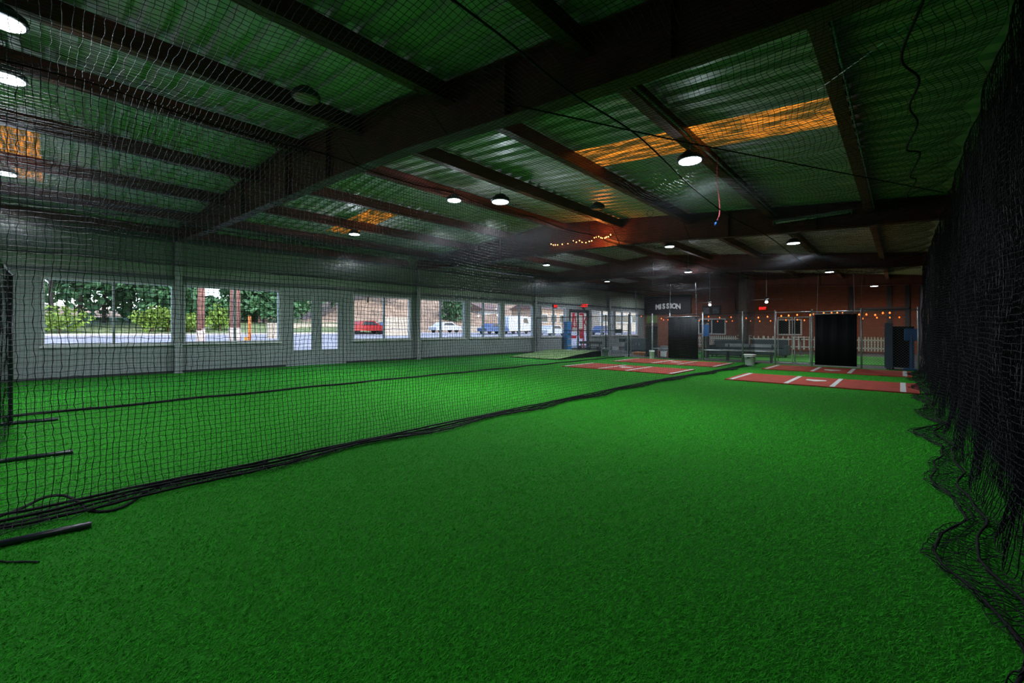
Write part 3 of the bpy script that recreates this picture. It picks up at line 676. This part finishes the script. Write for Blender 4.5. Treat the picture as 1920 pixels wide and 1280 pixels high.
# ------------------------------------------------------------------ lobby
SGN = thing('mission_banner', (-13.6, Y1-.07, 3.42), 'black banner reading MISSION in worn pale letters high on the brick wall', 'sign')
MB().box(-1.95, 1.79, -.02, .02, -.80, .66).build('banner_board', M_board, SGN)
x = -.98
for i, ch in enumerate('MISSION'):
    w = .17 if ch == 'I' else .33
    cx = x+w/2; x += w; q = cx/.95
    text('letter', ch, .56, (cx, -.05, -.20-.07*q*q), (R(90), -.10*q*0, 0), M_letter, SGN, off=.022, ext=.012, xs=.85)
def exit_sign(x, y, z, rz, lab, w=.36, h=.19):
    t = thing('exit_sign', (x, y, z), lab, 'sign', 'red exit signs', rz)
    MB().box(-w/2, w/2, -.03, .03, -h/2, h/2).build('housing', M_dark, t)
    text('exit_lettering', 'EXIT', h*.95, (0, -.034, 0), (R(90), 0, 0), M_exit, t, off=.006, ext=.004)
    MB().box(-w/2+.01, w/2-.01, -.033, -.031, -h/2+.01, h/2-.01).build('face', mat('exit_face', (.25, .0, .0), .4, emit=(.9, .01, .01), es=.45), t)
exit_sign(-7.0, Y1-.04, 2.83, 0, 'red lit EXIT sign on the brick wall below the right ceiling fan', .44, .23)
exit_sign(wx_(21.5)+.05, 21.5, 2.86, R(90), 'red lit EXIT sign over the window left of the entrance doors', .4, .2)
exit_sign(wx_(24.4)+.2, 24.4, 3.0, R(30), 'red lit EXIT sign above the entrance doors', .28, .26)
def fan(x, y, z, lab):
    t = thing('ceiling_fan', (x, y, z), lab, 'fan', 'ceiling fans with lamps in the lobby')
    MB().tube([(0, 0, .15), (0, 0, roof_z(x)-z-.05)], .014, 8).build('down_rod', M_galv, t, True)
    MB().lathe([(.03, .18), (.10, .14), (.13, .06), (.10, .0), (.05, -.02)], k=16).build('motor', M_dark, t, True)
    for i in range(4):
        a = i*PI/2+.3; c, s = math.cos(a), math.sin(a)
        MB().box(.12, .68, -.07, .07, .045, .055, lambda X, Y, Z: (X*c-Y*s, X*s+Y*c, Z+Y*.15)).build('blade', M_wood, t)
    MB().lathe([(.001, -.14), (.05, -.125), (.075, -.09), (.06, -.04), (.04, -.02)], k=14).build('lamp_globe', M_fan, t, True)
    l = bpy.data.lights.new('fan_light', 'POINT'); l.energy = 14; l.shadow_soft_size = .1; l.color = (1, .9, .82)
    o = bpy.data.objects.new('fan_light', l); COL.objects.link(o); o.location = (x, y, z-.25)
fan(-7.61, 24.0, 2.80, 'four-blade ceiling fan with a small lamp above the two-panel sign')
fan(-4.93, 24.0, 2.83, 'four-blade ceiling fan with a bright lamp above the exit sign on brick')
t = thing('scoreboard', (-10.35, Y1-.032, 2.80), 'dark board with two pale panels on the brick wall behind the left ceiling fan', 'sign')
MB().box(-.62, .62, -.03, .03, -.32, .34).build('board', M_board, t)
for sx in (-1, 1): MB().box(sx*.34-.22, sx*.34+.22, -.04, -.031, -.24, .2).build('panel', mat('grey_panel', (.10, .11, .12), .6, var=.6, scale=9), t)
t = thing('speaker', (-8.35, Y1-.16, 2.62), 'small dark speaker box on the brick wall between the two ceiling fans', 'speaker')
MB().box(-.28, .28, -.14, .15, -.14, .14).build('cabinet', M_dark, t, bevel=.02); MB().lathe([(.09, -.150), (.08, -.145), (.01, -.142)], k=16, ax='y').build('cone', M_greyp, t, True)
rope('wall_cable', catm([(-8.75, Y1-.03, 4.1), (-8.72, Y1-.03, 3.4), (-8.68, Y1-.03, 2.8), (-8.45, Y1-.03, 2.35), (-7.9, Y1-.03, 2.15)]), .03, 'thick dark cable curving down the brick wall beside the small speaker', 'cable')
tag(MB().box(-2.1, .3, -.12, .12, -.05, .05).build('wall_ledge', M_dark, None, False, (0, Y1-.14, 2.62)), 'dark ledge along the right end of the brick wall', 'ledge')
# lobby string lights
def strand(pts, lab, n, seed):
    c = Vector(pts[0]); t = thing('string_lights', tuple(c), lab, 'string lights', 'orange string lights in the lobby'); r = random.Random(seed)
    P = catm([Vector(p)-c for p in pts], 10); MB().tube(P, .006, 4).build('cord', M_rope, t); me = None
    for i in range(n):
        f = (i+.5)/n*(len(P)-1); q = P[int(f)]+Vector((r.uniform(-.08, .08), 0, -.05+r.uniform(-.03, .03)))
        if me is None: b = MB().lathe([(.001, -.042), (.026, -.025), (.031, 0), (.016, .03), (.010, .042)], k=8).build('bulb', M_bulb, t, True, q); me = b.data
        else: b = bpy.data.objects.new('bulb', me); COL.objects.link(b); b.parent = t; b.location = q
    for i in (1, len(pts)//2, len(pts)-2):
        a = Vector(pts[i])-c; MB().tube([a, (a.x, a.y, roof_z(pts[i][0])-.01-c.z)], .004, 4).build('support_wire', M_rope, t)
    return t
strand([(-10.9, 22.4, 2.22), (-9.2, 22.4, 1.98), (-7.6, 22.4, 2.08), (-5.2, 22.4, 2.0), (-3.4, 22.4, 2.06), (-2.2, 22.4, 2.16), (-1.2, 22.4, 2.02), (-.2, 22.4, 2.12)], 'nearer row of glowing orange bulbs strung above the fence', 30, 3)
strand([(-12.2, 27.4, 2.08), (-9.0, 27.4, 1.98), (-6.4, 27.4, 1.9), (-4.0, 27.4, 1.96), (-2, 27.4, 1.95), (.2, 27.4, 2.05)], 'farther and lower row of glowing orange bulbs behind the fence', 28, 8)
for (x, y) in ((-10, 24.5), (-6, 24.5), (-1.8, 24.5), (-1.0, 28)):
    l = bpy.data.lights.new('string_glow', 'POINT'); l.energy = 7; l.color = (1, .38, .12); l.shadow_soft_size = .3
    o = bpy.data.objects.new('string_glow', l); COL.objects.link(o); o.location = (x, y, 2.0)
area((-5, 29.5, 4.2), .5, 45, (1, .72, .5)); area((-.9, 30.5, 3.8), .4, 22, (1, .55, .3)); area((-13.0, 30.2, 4.3), .5, 170, (.9, .93, 1))  # area lights without fixtures; the last one added to brighten the banner
# picket fence
t = thing('picket_fence', (-4.5, 28.4, 0), 'white picket fence at the back of the lobby turf', 'fence'); pm = None
x = -10.0
while x < .2:
    if pm is None:
        pb = MB(); pb.v = [(-.035, -.01, .25), (.035, -.01, .25), (.035, .01, .25), (-.035, .01, .25), (-.035, -.01, .95), (.035, -.01, .95), (.035, .01, .95), (-.035, .01, .95), (0, -.01, 1.02), (0, .01, 1.02)]
        pb.f = [(0,3,2,1), (0,1,5,8,4), (2,3,7,9,6), (1,2,6,5), (3,0,4,7), (4,8,9,7), (5,6,9,8)]; o = pb.build('picket', M_white, t, False, (x+4.5, 0, 0)); pm = o.data
    else: o = bpy.data.objects.new('picket', pm); COL.objects.link(o); o.parent = t; o.location = (x+4.5, 0, 0)
    x += .125 if not (-7.6 < x < -1.9) else .25
for z in (.38, .8): MB().box(-5.55, 4.75, .011, .04, z, z+.06).build('rail', M_white, t)
for x in (-9.95, -6, -2, .2): MB().box(x+4.5-.05, x+4.5+.05, .04, .14, 0, 1.0).build('post', M_white, t)
# benches, sofas, furniture behind the fence
def bench(x0, x1, y, z, lab, m=M_greyp):
    c = (x0+x1)/2; t = thing('bench', (c, y, 0), lab, 'bench')
    MB().box(x0-c, x1-c, -.13, .13, z-.04, z).build('seat', m, t, bevel=.01); MB().box(x0-c, x1-c, .16, .20, z+.12, z+.26).build('backrest', m, t)
    for x in (x0-c+.15, 0, x1-c-.15):
        MB().box(x-.03, x+.03, -.12, .12, 0, z-.04).build('leg', M_dark, t); MB().box(x-.02, x+.02, .13, .18, z-.2, z+.24).build('back_support', M_dark, t)
bench(-5.85, -3.85, 20.35, .50, 'grey bench with a low back behind the fence by the white bucket')
bench(-13.7, -12.2, 20.4, .45, 'dark bench behind the left stretch of fence by the windows', M_wood)
def sofa(x, y, w, lab):
    t = thing('sofa', (x, y, 0), lab, 'sofa')
    MB().box(-w/2, w/2, -.4, .4, .12, .42).build('seat', M_teal, t, bevel=.04); MB().box(-w/2, w/2, .22, .45, .42, .88).build('backrest', M_teal, t, bevel=.05)
    for s in (-1, 1): MB().box(s*w/2-.09, s*w/2+.09, -.4, .45, .12, .62).build('armrest', M_teal, t, bevel=.04)
    for sx in (-1, 1):
        for sy in (-1, 1): MB().box(sx*(w/2-.1)-.03, sx*(w/2-.1)+.03, sy*.33-.03, sy*.33+.03, 0, .12).build('leg', M_dark, t)
sofa(-6.3, 22.6, 1.5, 'dark teal sofa behind the fence left of the grey pillar'); sofa(-4.9, 24.2, 1.6, 'dark teal sofa behind the bench by the white bucket')
def table(x, y, r, h, lab, m=M_white):
    t = thing('round_table', (x, y, 0), lab, 'table'); MB().lathe([(r, h-.03), (r, h), (.01, h)], k=20).build('table_top', m, t, True)
    MB().tube([(0, 0, .02), (0, 0, h-.03)], .03, 8).build('pedestal', M_greyp, t, True); MB().lathe([(r*.6, 0), (r*.6, .015), (.04, .03)], k=16).build('base', M_greyp, t, True)
table(-6.55, 26.6, .36, 1.05, 'small white high table standing before the brick wall')
table(-3.9, 26.6, .42, 1.0, 'white high table seen through the chain-link gates')
for x in (-8.1, -7.85):
    t = thing('pale_post', (x, 24.4, 0), 'pale round post behind the fence, %s of a pair' % ('left one' if x < -8 else 'right one'), 'post'); MB().tube([(0, 0, .02), (0, 0, 1.75)], .07, 12).build('shaft', M_greyp, t, True); MB().box(-.1, .1, -.1, .1, 0, .02).build('base', M_greyp, t)
t = thing('square_pillar', (-6.35, 25.6, 0), 'dark brown square pillar in the lobby', 'pillar'); MB().box(-.2, .2, -.2, .2, .15, roof_z(-6.35)-.25).build('shaft', M_wood, t); MB().box(-.25, .25, -.25, .25, 0, .15).build('plinth', M_dark, t)
def panel_thing(name, x, y, w, z0, z1, m, lab, cat, d=.06, foot=True):
    t = thing(name, (x, y, 0), lab, cat); MB().box(-w/2, w/2, -d/2, d/2, z0, z1).build('panel', m, t, bevel=.012)
    if foot: MB().box(-w/2+.05, -w/2+.1, -.2, .2, 0, z0).box(w/2-.1, w/2-.05, -.2, .2, 0, z0).build('foot', M_dark, t)
    return t
panel_thing('padded_panel', -9.35, 20.6, .62, .08, 1.55, M_black, 'tall black padded panel behind the fence below the banner', 'pad')
panel_thing('notice_board', -9.6, 21.2, .55, 1.72, 2.12, M_mound, 'pale green board above the tall black panel', 'board')
panel_thing('blue_poster', -8.55, 21.5, .45, 1.05, 1.45, M_blueb, 'bright blue poster with white marks left of the middle-lane pad', 'poster')
ps = [o for o in COL.objects if o.name.startswith('blue_poster')][0]
for i, (a, b, z) in enumerate(((-.14, -.02, 1.3), (.04, .15, 1.3), (-.14, -.02, 1.17), (.04, .15, 1.17))): MB().box(a, b, -.036, -.031, z, z+.06).build('white_mark', M_white, ps)
MB().box(-.2, .2, -.036, -.031, 1.42, 1.445).build('white_mark', M_white, ps)
panel_thing('blue_banner', -7.05, 21.6, .35, 1.05, 1.62, M_blue, 'dark blue hanging panel right of the middle-lane pad', 'panel')
panel_thing('blue_grey_post_pad', -.33, 19.95, .22, .04, 1.62, M_navy, 'blue-grey padded post behind the right end of the fence', 'pad', .2)
panel_thing('black_screen', .02, 20.2, .62, .05, 1.5, M_black, 'black screen panel at the right end of the fence', 'panel')
t = thing('blue_stand', (.25, 19.9, 0), 'blue stand with a square head at the right end of the fence', 'stand')
MB().box(-.18, .20, -.05, .05, 1.0, 1.42).build('head', M_blue, t, bevel=.02); MB().box(-.05, .06, -.04, .04, .05, 1.0).build('stem', M_blue, t); MB().tube([(.0, -.06, .05), (.0, -.06, 1.15)], .012, 6).build('rod', M_greyp, t); MB().box(-.2, .2, -.2, .2, 0, .05).build('base', M_blue, t)
t = thing('vending_machine', (-15.86, 22.5, 0), 'tall bright blue vending cabinet against the window wall, left of the entrance doors', 'machine')
MB().box(-.2, .12, -.24, .24, .05, 1.9).build('cabinet', mat('vend_blue', (.012, .17, .42), .45), t, bevel=.03)
MB().box(.12, .132, -.2, .2, 1.02, 1.12).build('slot', M_dark, t)
for z in (.3, .72): MB().box(.12, .13, -.15, .15, z, z+.12).build('pale_badge', M_greyp, t)
MB().box(-.18, .1, -.22, .22, 0, .05).build('plinth', M_dark, t)
def shelf(x, y, w, h, n, lab, items, rz=0):
    t = thing('shelf_rack', (x, y, 0), lab, 'shelf', None, rz)
    for sx in (-1, 1):
        for sy in (-1, 1): MB().box(sx*w/2-.015, sx*w/2+.015, sy*.18-.015, sy*.18+.015, 0, h).build('upright', M_galv, t)
    for i in range(n): MB().box(-w/2, w/2, -.19, .19, .12+i*(h-.15)/(n-1), .14+i*(h-.15)/(n-1)).build('shelf', M_greyp, t)
shelf(-12.2, 22.6, 1.2, 1.7, 4, 'galvanised shelf rack behind the fence left of the black panel', None)
shelf(-8.9, 25.0, 1.4, 1.7, 4, 'grey shelf rack behind the middle-lane pad', None)
boxc = [(-12.5, .14, .3, .24, M_white, 'white box on the bottom shelf of the left rack'), (-12.05, .65, .28, .2, M_teal, 'dark box on the second shelf of the left rack'), (-12.3, 1.18, .3, .22, M_navy, 'blue-grey box on the third shelf of the left rack')]
for (x, z, w, h, m, lab) in boxc: tag(MB().box(-w/2, w/2, -.14, .14, 0, h).build('storage_box', m, None, False, (x, 22.6, z), .01), lab, 'box')
for i, (x, z, m, lab) in enumerate([(-9.25, .02, mat('pink_card', (.35, .10, .10), .7), 'pinkish box on the floor left of the middle-lane pad'), (-8.9, .02, M_white, 'white box on the floor left of the middle-lane pad'), (-8.9, .32, M_greyp, 'grey box stacked on the white floor box'), (-8.55, .02, mat('pink_card', (.35, .10, .10), .7), 'pinkish box next to the left side of the middle-lane pad')]):
    tag(MB().box(-.15, .15, -.14, .14, 0, .28).build('storage_box', m, None, False, (x, 21.1, z-.02 if z < .1 else z-.04), .01), lab, 'box')
tag(MB().box(-.75, .75, -.25, .25, 0, .16).build('orange_platform', M_orange, None, False, (-10.0, 21.6, 0), .02), 'low orange platform on the lobby floor behind the fence', 'platform')
t = thing('dark_cabinet', (-12.0, 24.8, 0), 'dark low cabinet below the windows right of the entrance doors', 'cabinet'); MB().box(-.9, .9, -.3, .3, .06, .85).build('body', M_teal, t, bevel=.01)
for sx in (-1, 1): MB().box(sx*.45-.42, sx*.45+.42, -.325, -.3, .1, .8).build('door', M_teal, t, bevel=.006); MB().tube([(sx*.1, -.34, .4), (sx*.1, -.34, .55)], .008, 6).build('handle', M_galv, t)
MB().box(-.88, .88, -.28, .28, 0, .06).build('plinth', M_dark, t)

# ------------------------------------------------------------------ outdoors
M_asph = mat('asphalt', (.26, .25, .29), .85, var=.15, scale=.6)
M_kerb = mat('pale_kerb', (.50, .44, .38), .8)
M_hill = mat('dry_hillside', (.27, .18, .125), .95, var=.4, scale=.6, bump=.8, bscale=3)
M_grass = mat('roadside_grass', (.13, .16, .06), .95, var=.4, scale=1.5)
M_leaf = mat('dark_leaf', (.06, .15, .055), .7, var=.5, scale=.7)
M_leaf2 = mat('bright_leaf', (.17, .26, .03), .7, var=.4, scale=.9)
M_trunk = mat('pine_bark', (.27, .12, .085), .9, var=.35, scale=4, bump=.8, bscale=12)
M_barkd = mat('dark_bark', (.05, .04, .032), .9); M_paper = mat('pale_trunk_wrap', (.55, .42, .36), .9, var=.2)
M_tan = mat('tan_block', (.50, .40, .30), .9, var=.15, scale=1)
M_bwhite = mat('pale_stucco', (.52, .50, .47), .85, var=.08)
M_roofd = mat('brown_roof', (.16, .10, .085), .8)
M_carw = mat('white_paint', (.60, .62, .66), .3); M_carr = mat('red_paint', (.40, .03, .03), .3); M_carb = mat('blue_paint', (.06, .10, .22), .3)
M_tyre = mat('tyre', (.01, .01, .01), .8); M_winc = mat('car_glass', (.03, .04, .05), .1)
def gz(x): return -.10 + .042*min(24, max(0, -20-x))
def D(px):   # direction of a photo column on the ground plan
    f = (-math.sin(YAW), math.cos(YAW)); r = (math.cos(YAW), math.sin(YAW)); u = (px-960)/F_PX
    return f[0]+u*r[0], f[1]+u*r[1]
def at(px, X): dx, dy = D(px); return X/dx*dy
def terrain(name, m, x0, x1, ya, yb, hf, nx, ny, lab, cat):
    mb = MB()
    for i in range(nx+1):
        for j in range(ny+1):
            x = x0+(x1-x0)*i/nx; y = ya+(yb-ya)*j/ny; mb.v.append((x, y, hf(x, y)))
    mb.f = [(i*(ny+1)+j, (i+1)*(ny+1)+j, (i+1)*(ny+1)+j+1, i*(ny+1)+j+1) for i in range(nx) for j in range(ny)]
    return tag(mb.build(name, m, None, True), lab, cat)
terrain('parking_lot', M_asph, -60, -17.6, -60, 150, lambda x, y: gz(x), 24, 6, 'grey asphalt parking lot sloping up outside the windows', 'ground')
kb = MB(); kb.box(-44.2, -43.9, -25, 28, gz(-44)+.0, gz(-44)+.16); tag(kb.build('kerb', M_kerb), 'pale kerb along the far side of the parking lot', 'kerb')
terrain('grass_verge', M_grass, -64, -44.2, -25, 28, lambda x, y: .92+.1+max(0, -44.2-x)*.09+.12*math.sin(x*.8)*math.sin(y*.5)*min(1, (-44.2-x)/5), 16, 40, 'grassy verge rising behind the kerb', 'grass')
def hillf(x, y):
    t = max(0, (-52-x))/34; f_ = .28+.72*max(0, min(1, (y-24)/14)); return .80+12*min(1, t)*f_+.8*math.sin(x*.25+y*.16)*min(1, t*4)+.4*math.sin(y*.6)*min(1, t*4)
terrain('hillside', M_hill, -130, -52, -70, 150, hillf, 30, 60, 'dry tan hillside rising behind the parking lot', 'hill')
def tree(x, y, h, r, m, lab, seed, z0=0.0, trunk=.18, n=1300, leaf=.28, low=.25, name='leafy_tree', tm=None):
    t = thing(name, (x, y, z0), lab, 'tree'); rg_ = np.random.default_rng(seed)
    MB().tube([(0, 0, -.3), (.05, .02, h*.4), (0, .08, h*.85)], [trunk*1.2, trunk*.9, trunk*.3], 8).build('trunk', tm or M_trunk, t, True)
    cl = rg_.normal(0, 1, (14, 3)); cl /= np.linalg.norm(cl, axis=1, keepdims=True); cl *= rg_.uniform(.3, .75, (14, 1))
    k = rg_.integers(0, 14, n); d = rg_.normal(0, 1, (n, 3)); d /= np.linalg.norm(d, axis=1, keepdims=True); d *= .42*rg_.uniform(.6, 1, (n, 1))
    p = (cl[k]+d); c = np.array([0, 0, h*(low+(1-low)/2)]); sc = np.array([r, r, h*(1-low)/2]); p = p*sc+c
    a = rg_.normal(0, 1, (n, 3)); a /= np.linalg.norm(a, axis=1, keepdims=True); b = np.cross(a, rg_.normal(0, 1, (n, 3))); b /= np.linalg.norm(b, axis=1, keepdims=True)
    V = np.stack([p-a*leaf, p-b*leaf*.5, p+a*leaf, p+b*leaf*.5], 1).reshape(-1, 3)
    o = mesh_np('foliage', V, np.arange(n*4).reshape(-1, 4), m, t, False); o['kind'] = 'stuff'; return t
TR = [(95, -49, 11, 6.4, 0), (150, -52, 12, 6.8, 0), (195, -55, 12, 6.5, 0), (245, -58, 13, 6.5, 0), (300, -52, 9.5, 4.2, 0), (338, -62, 4.6, 3.0, 0), (410, -60, 4.2, 4, 0),
      (470, -60, 9, 4, 0), (520, -58, 10, 4.4, 0), (565, -66, 11, 6, 0), (622, -70, 11.5, 6, 0), (690, -66, 10.5, 6, 0), (855, -60, 10, 3.6, 0)]
for i, (px, X, h, r, kd) in enumerate(TR):
    y = at(px, X); where = ['at the left edge of the first window', 'left of the mullion of the first window', 'behind the mullion of the first window', 'in the right half of the first window', 'at the right jamb of the first window', 'seen at the left edge of the second window', 'between the two bare trunks of the second window', 'right of centre in the second window', 'at the right edge of the second window', 'seen through the left door glass', 'seen through the right door glass', 'in the left half of the window right of the grey doors', 'in the right half of the fifth window along the wall'][i]
    tree(x=X, y=y, h=h, r=r, m=M_leaf, lab='dark green tree outside, '+where, seed=100+i, tm=M_barkd, trunk=.14, z0=max(gz(X), hillf(X, y)-.3) if X < -60 else gz(X)+.1, n=1500, leaf=.30 if X > -50 else .42, low=.05)
for i, (px, X, h, r) in enumerate([(285, -46, 2.6, 1.6), (316, -46, 2.4, 1.3), (354, -46, 1.9, 1.7), (412, -47, 2.8, 1.3), (112, -46, 2.0, 2.2)]):
    tree(X, at(px, X), h, r, M_leaf2, 'yellow-green shrub outside, %s' % ['in the right half of the first window', 'at the right jamb of the first window', 'low at the left of the second window', 'between the bare trunks in the second window', 'low at the left of the first window'][i], 300+i, gz(-46)+.15, .05, 700, .16, .02, 'leafy_shrub')
for i, (px, X, r) in enumerate([(376, -27, .17), (440, -28, .26)]):
    t = thing('pine_trunk', (X, at(px, X), gz(X)), 'tall bare reddish pine trunk outside, %s of two in the second window' % ('left one' if i == 0 else 'right one'), 'tree')
    MB().tube([(0, 0, 0), (.03, .02, 3), (0, .05, 9)], [r*1.15, r, r*.8], 12).build('trunk', M_trunk, t, True)
    MB().tube([(0, 0, .02), (.01, .01, 1.25)], [r*1.2, r*1.1], 12).build('pale_wrap', M_paper, t, True)
t = thing('marker_post', (-24, at(468, -24), gz(-24)), 'orange marker post outside the right half of the second window', 'post')
MB().tube([(0, 0, 0), (0, 0, 2.0)], .07, 10).build('post', mat('orange_paint', (.60, .17, .03), .6), t, True); MB().tube([(0, -.16, .55), (0, -.16, .95)], .07, 8).build('orange_box', mat('amber', (.8, .3, .0), .6), t, True)
def building(px0, px1, X, z0, h, m, lab, roofm, win=3, dep=7):
    ya, yb = at(px0, X), at(px1, X); w = yb-ya; z0 = gz(X)+.0; t = thing('building', (X, (ya+yb)/2, z0), lab, 'building')
    MB().box(-dep, 0, -w/2, w/2, -.2, h).build('walls', m, t)
    mb = MB(); mb.v = [(-dep-.4, -w/2-.4, h), (.5, -w/2-.4, h), (.5, w/2+.4, h), (-dep-.4, w/2+.4, h), (-dep/2, -w/2-.4, h+1.5), (-dep/2, w/2+.4, h+1.5)]
    mb.f = [(0, 3, 2, 1), (0, 4, 5, 3), (1, 2, 5, 4), (0, 1, 4), (2, 3, 5)]; mb.build('roof', roofm, t)
    for i in range(win):
        y = -w/2+w*(i+.5)/win; f = MB().box(0, .06, y-w*.12, y+w*.12, h*.4, h*.78).build('window', M_frame_w, t); MB().box(.06, .07, y-w*.10, y+w*.10, h*.44, h*.74).build('pane', M_winc, f)
building(484, 502, -58, .8, 2.6, mat('brown_stucco', (.28, .17, .14), .9), 'brown house outside between trunk and tan fence in the second window', M_roofd, 1, 5)
building(908, 942, -62, .6, 4.4, M_bwhite, 'pale house with a brown roof outside the sixth window', M_roofd, 3)
building(1012, 1062, -48, .3, 4.2, mat('peach_stucco', (.55, .38, .26), .9), 'peach house outside the window left of the entrance doors', M_roofd, 3)
building(1068, 1110, -52, .3, 4.2, M_bwhite, 'pale building outside the entrance doors', M_roofd, 3)
building(1125, 1200, -44, .2, 4.6, mat('cream_stucco', (.55, .46, .36), .9), 'cream building outside the last windows', M_roofd, 4)
def blockwall(px0, px1, X, z0, h, lab):
    ya, yb = at(px0, X), at(px1, X); z0 = gz(X)-.02; t = thing('block_wall', (X, (ya+yb)/2, z0), lab, 'wall'); n = max(2, int((yb-ya)/1.6)); w = (yb-ya)/n; me = None
    for r_ in range(3):
        for i in range(n):
            y = -(yb-ya)/2+w*(i+.5)
            if me is None: o = MB().box(-.3, .0, -w/2+.03, w/2-.03, .02, h/3-.02).build('block', M_tan, t, False, (0, y, 0)); me = o.data
            else: o = bpy.data.objects.new('block', me); COL.objects.link(o); o.parent = t; o.location = (random.uniform(-.03, .03), y, h/3*r_)
blockwall(502, 520, -38, .05, 1.3, 'tan block wall outside the right edge of the second window')
blockwall(720, 772, -40, .0, 2.0, 'pale tan block retaining wall outside the window right of the grey doors')
blockwall(880, 940, -46, .0, 1.0, 'low tan block wall outside the sixth window')
blockwall(545, 640, -50, .0, 1.2, 'long tan block wall outside the grey double doors')
def car(px, X, m, lab, kind='car', rz=PI/2, s=1.0):
    y = at(px, X); t = thing(kind, (X, y, gz(X)+.03), lab, 'vehicle', 'vehicles parked outside', rz); t.scale = (s, s, s)
    if kind == 'car': body = [(-2.1, .35), (-2.15, .75), (-1.5, .9), (-.9, 1.38), (.5, 1.42), (1.2, .98), (2.0, .85), (2.15, .55), (2.1, .35)]; gl = [(-.95, .98), (-.75, 1.30), (.45, 1.33), (.95, .98)]
    else: body = [(-2.5, .4), (-2.5, 2.3), (-2.3, 2.45), (1.5, 2.45), (1.9, 1.5), (2.5, 1.25), (2.55, .5), (2.5, .4)]; gl = [(.55, 1.5), (.55, 2.2), (1.35, 2.2), (1.65, 1.5)]
    def ext(pr, hw, nm, mm, par):
        mb = MB(); n = len(pr)
        for yy in (-hw, hw): mb.v += [(a, yy, b) for a, b in pr]
        mb.f = [tuple(range(n)), tuple(reversed(range(n, 2*n)))]+[(i, (i+1) % n, n+(i+1) % n, n+i) for i in range(n)]; return mb.build(nm, mm, par)
    ext(body, .88, 'body', m, t); ext(gl, .89, 'side_window', M_winc, t)
    for a in (-1.4, 1.35):
        for yy in (-.8, .66): MB().lathe([(.30, 0), (.33, .03), (.33, .14), (.30, .17)], (a, yy, .33), 14, 'y').build('wheel', M_tyre, t, True)
car(686, -43, M_carr, 'red car parked outside, left half of the window right of the grey doors'); car(738, -43.2, M_carb, 'dark blue car parked outside, right half of the window right of the grey doors')
car(712, -47, M_carw, 'white car parked behind the red car outside'); car(835, -45, M_carw, 'white car parked outside the fifth window')
car(925, -40, M_carb, 'dark blue car parked outside the sixth window'); car(968, -40, M_carw, 'white van parked outside the window nearest the fence', 'van', PI/2)
car(990, -46, M_carw, 'white van parked farther back outside the window nearest the fence', 'van', PI/2); car(1035, -34, M_carw, 'white car parked outside the window left of the entrance doors')
car(1130, -34, M_carb, 'dark blue car parked outside right of the entrance doors')
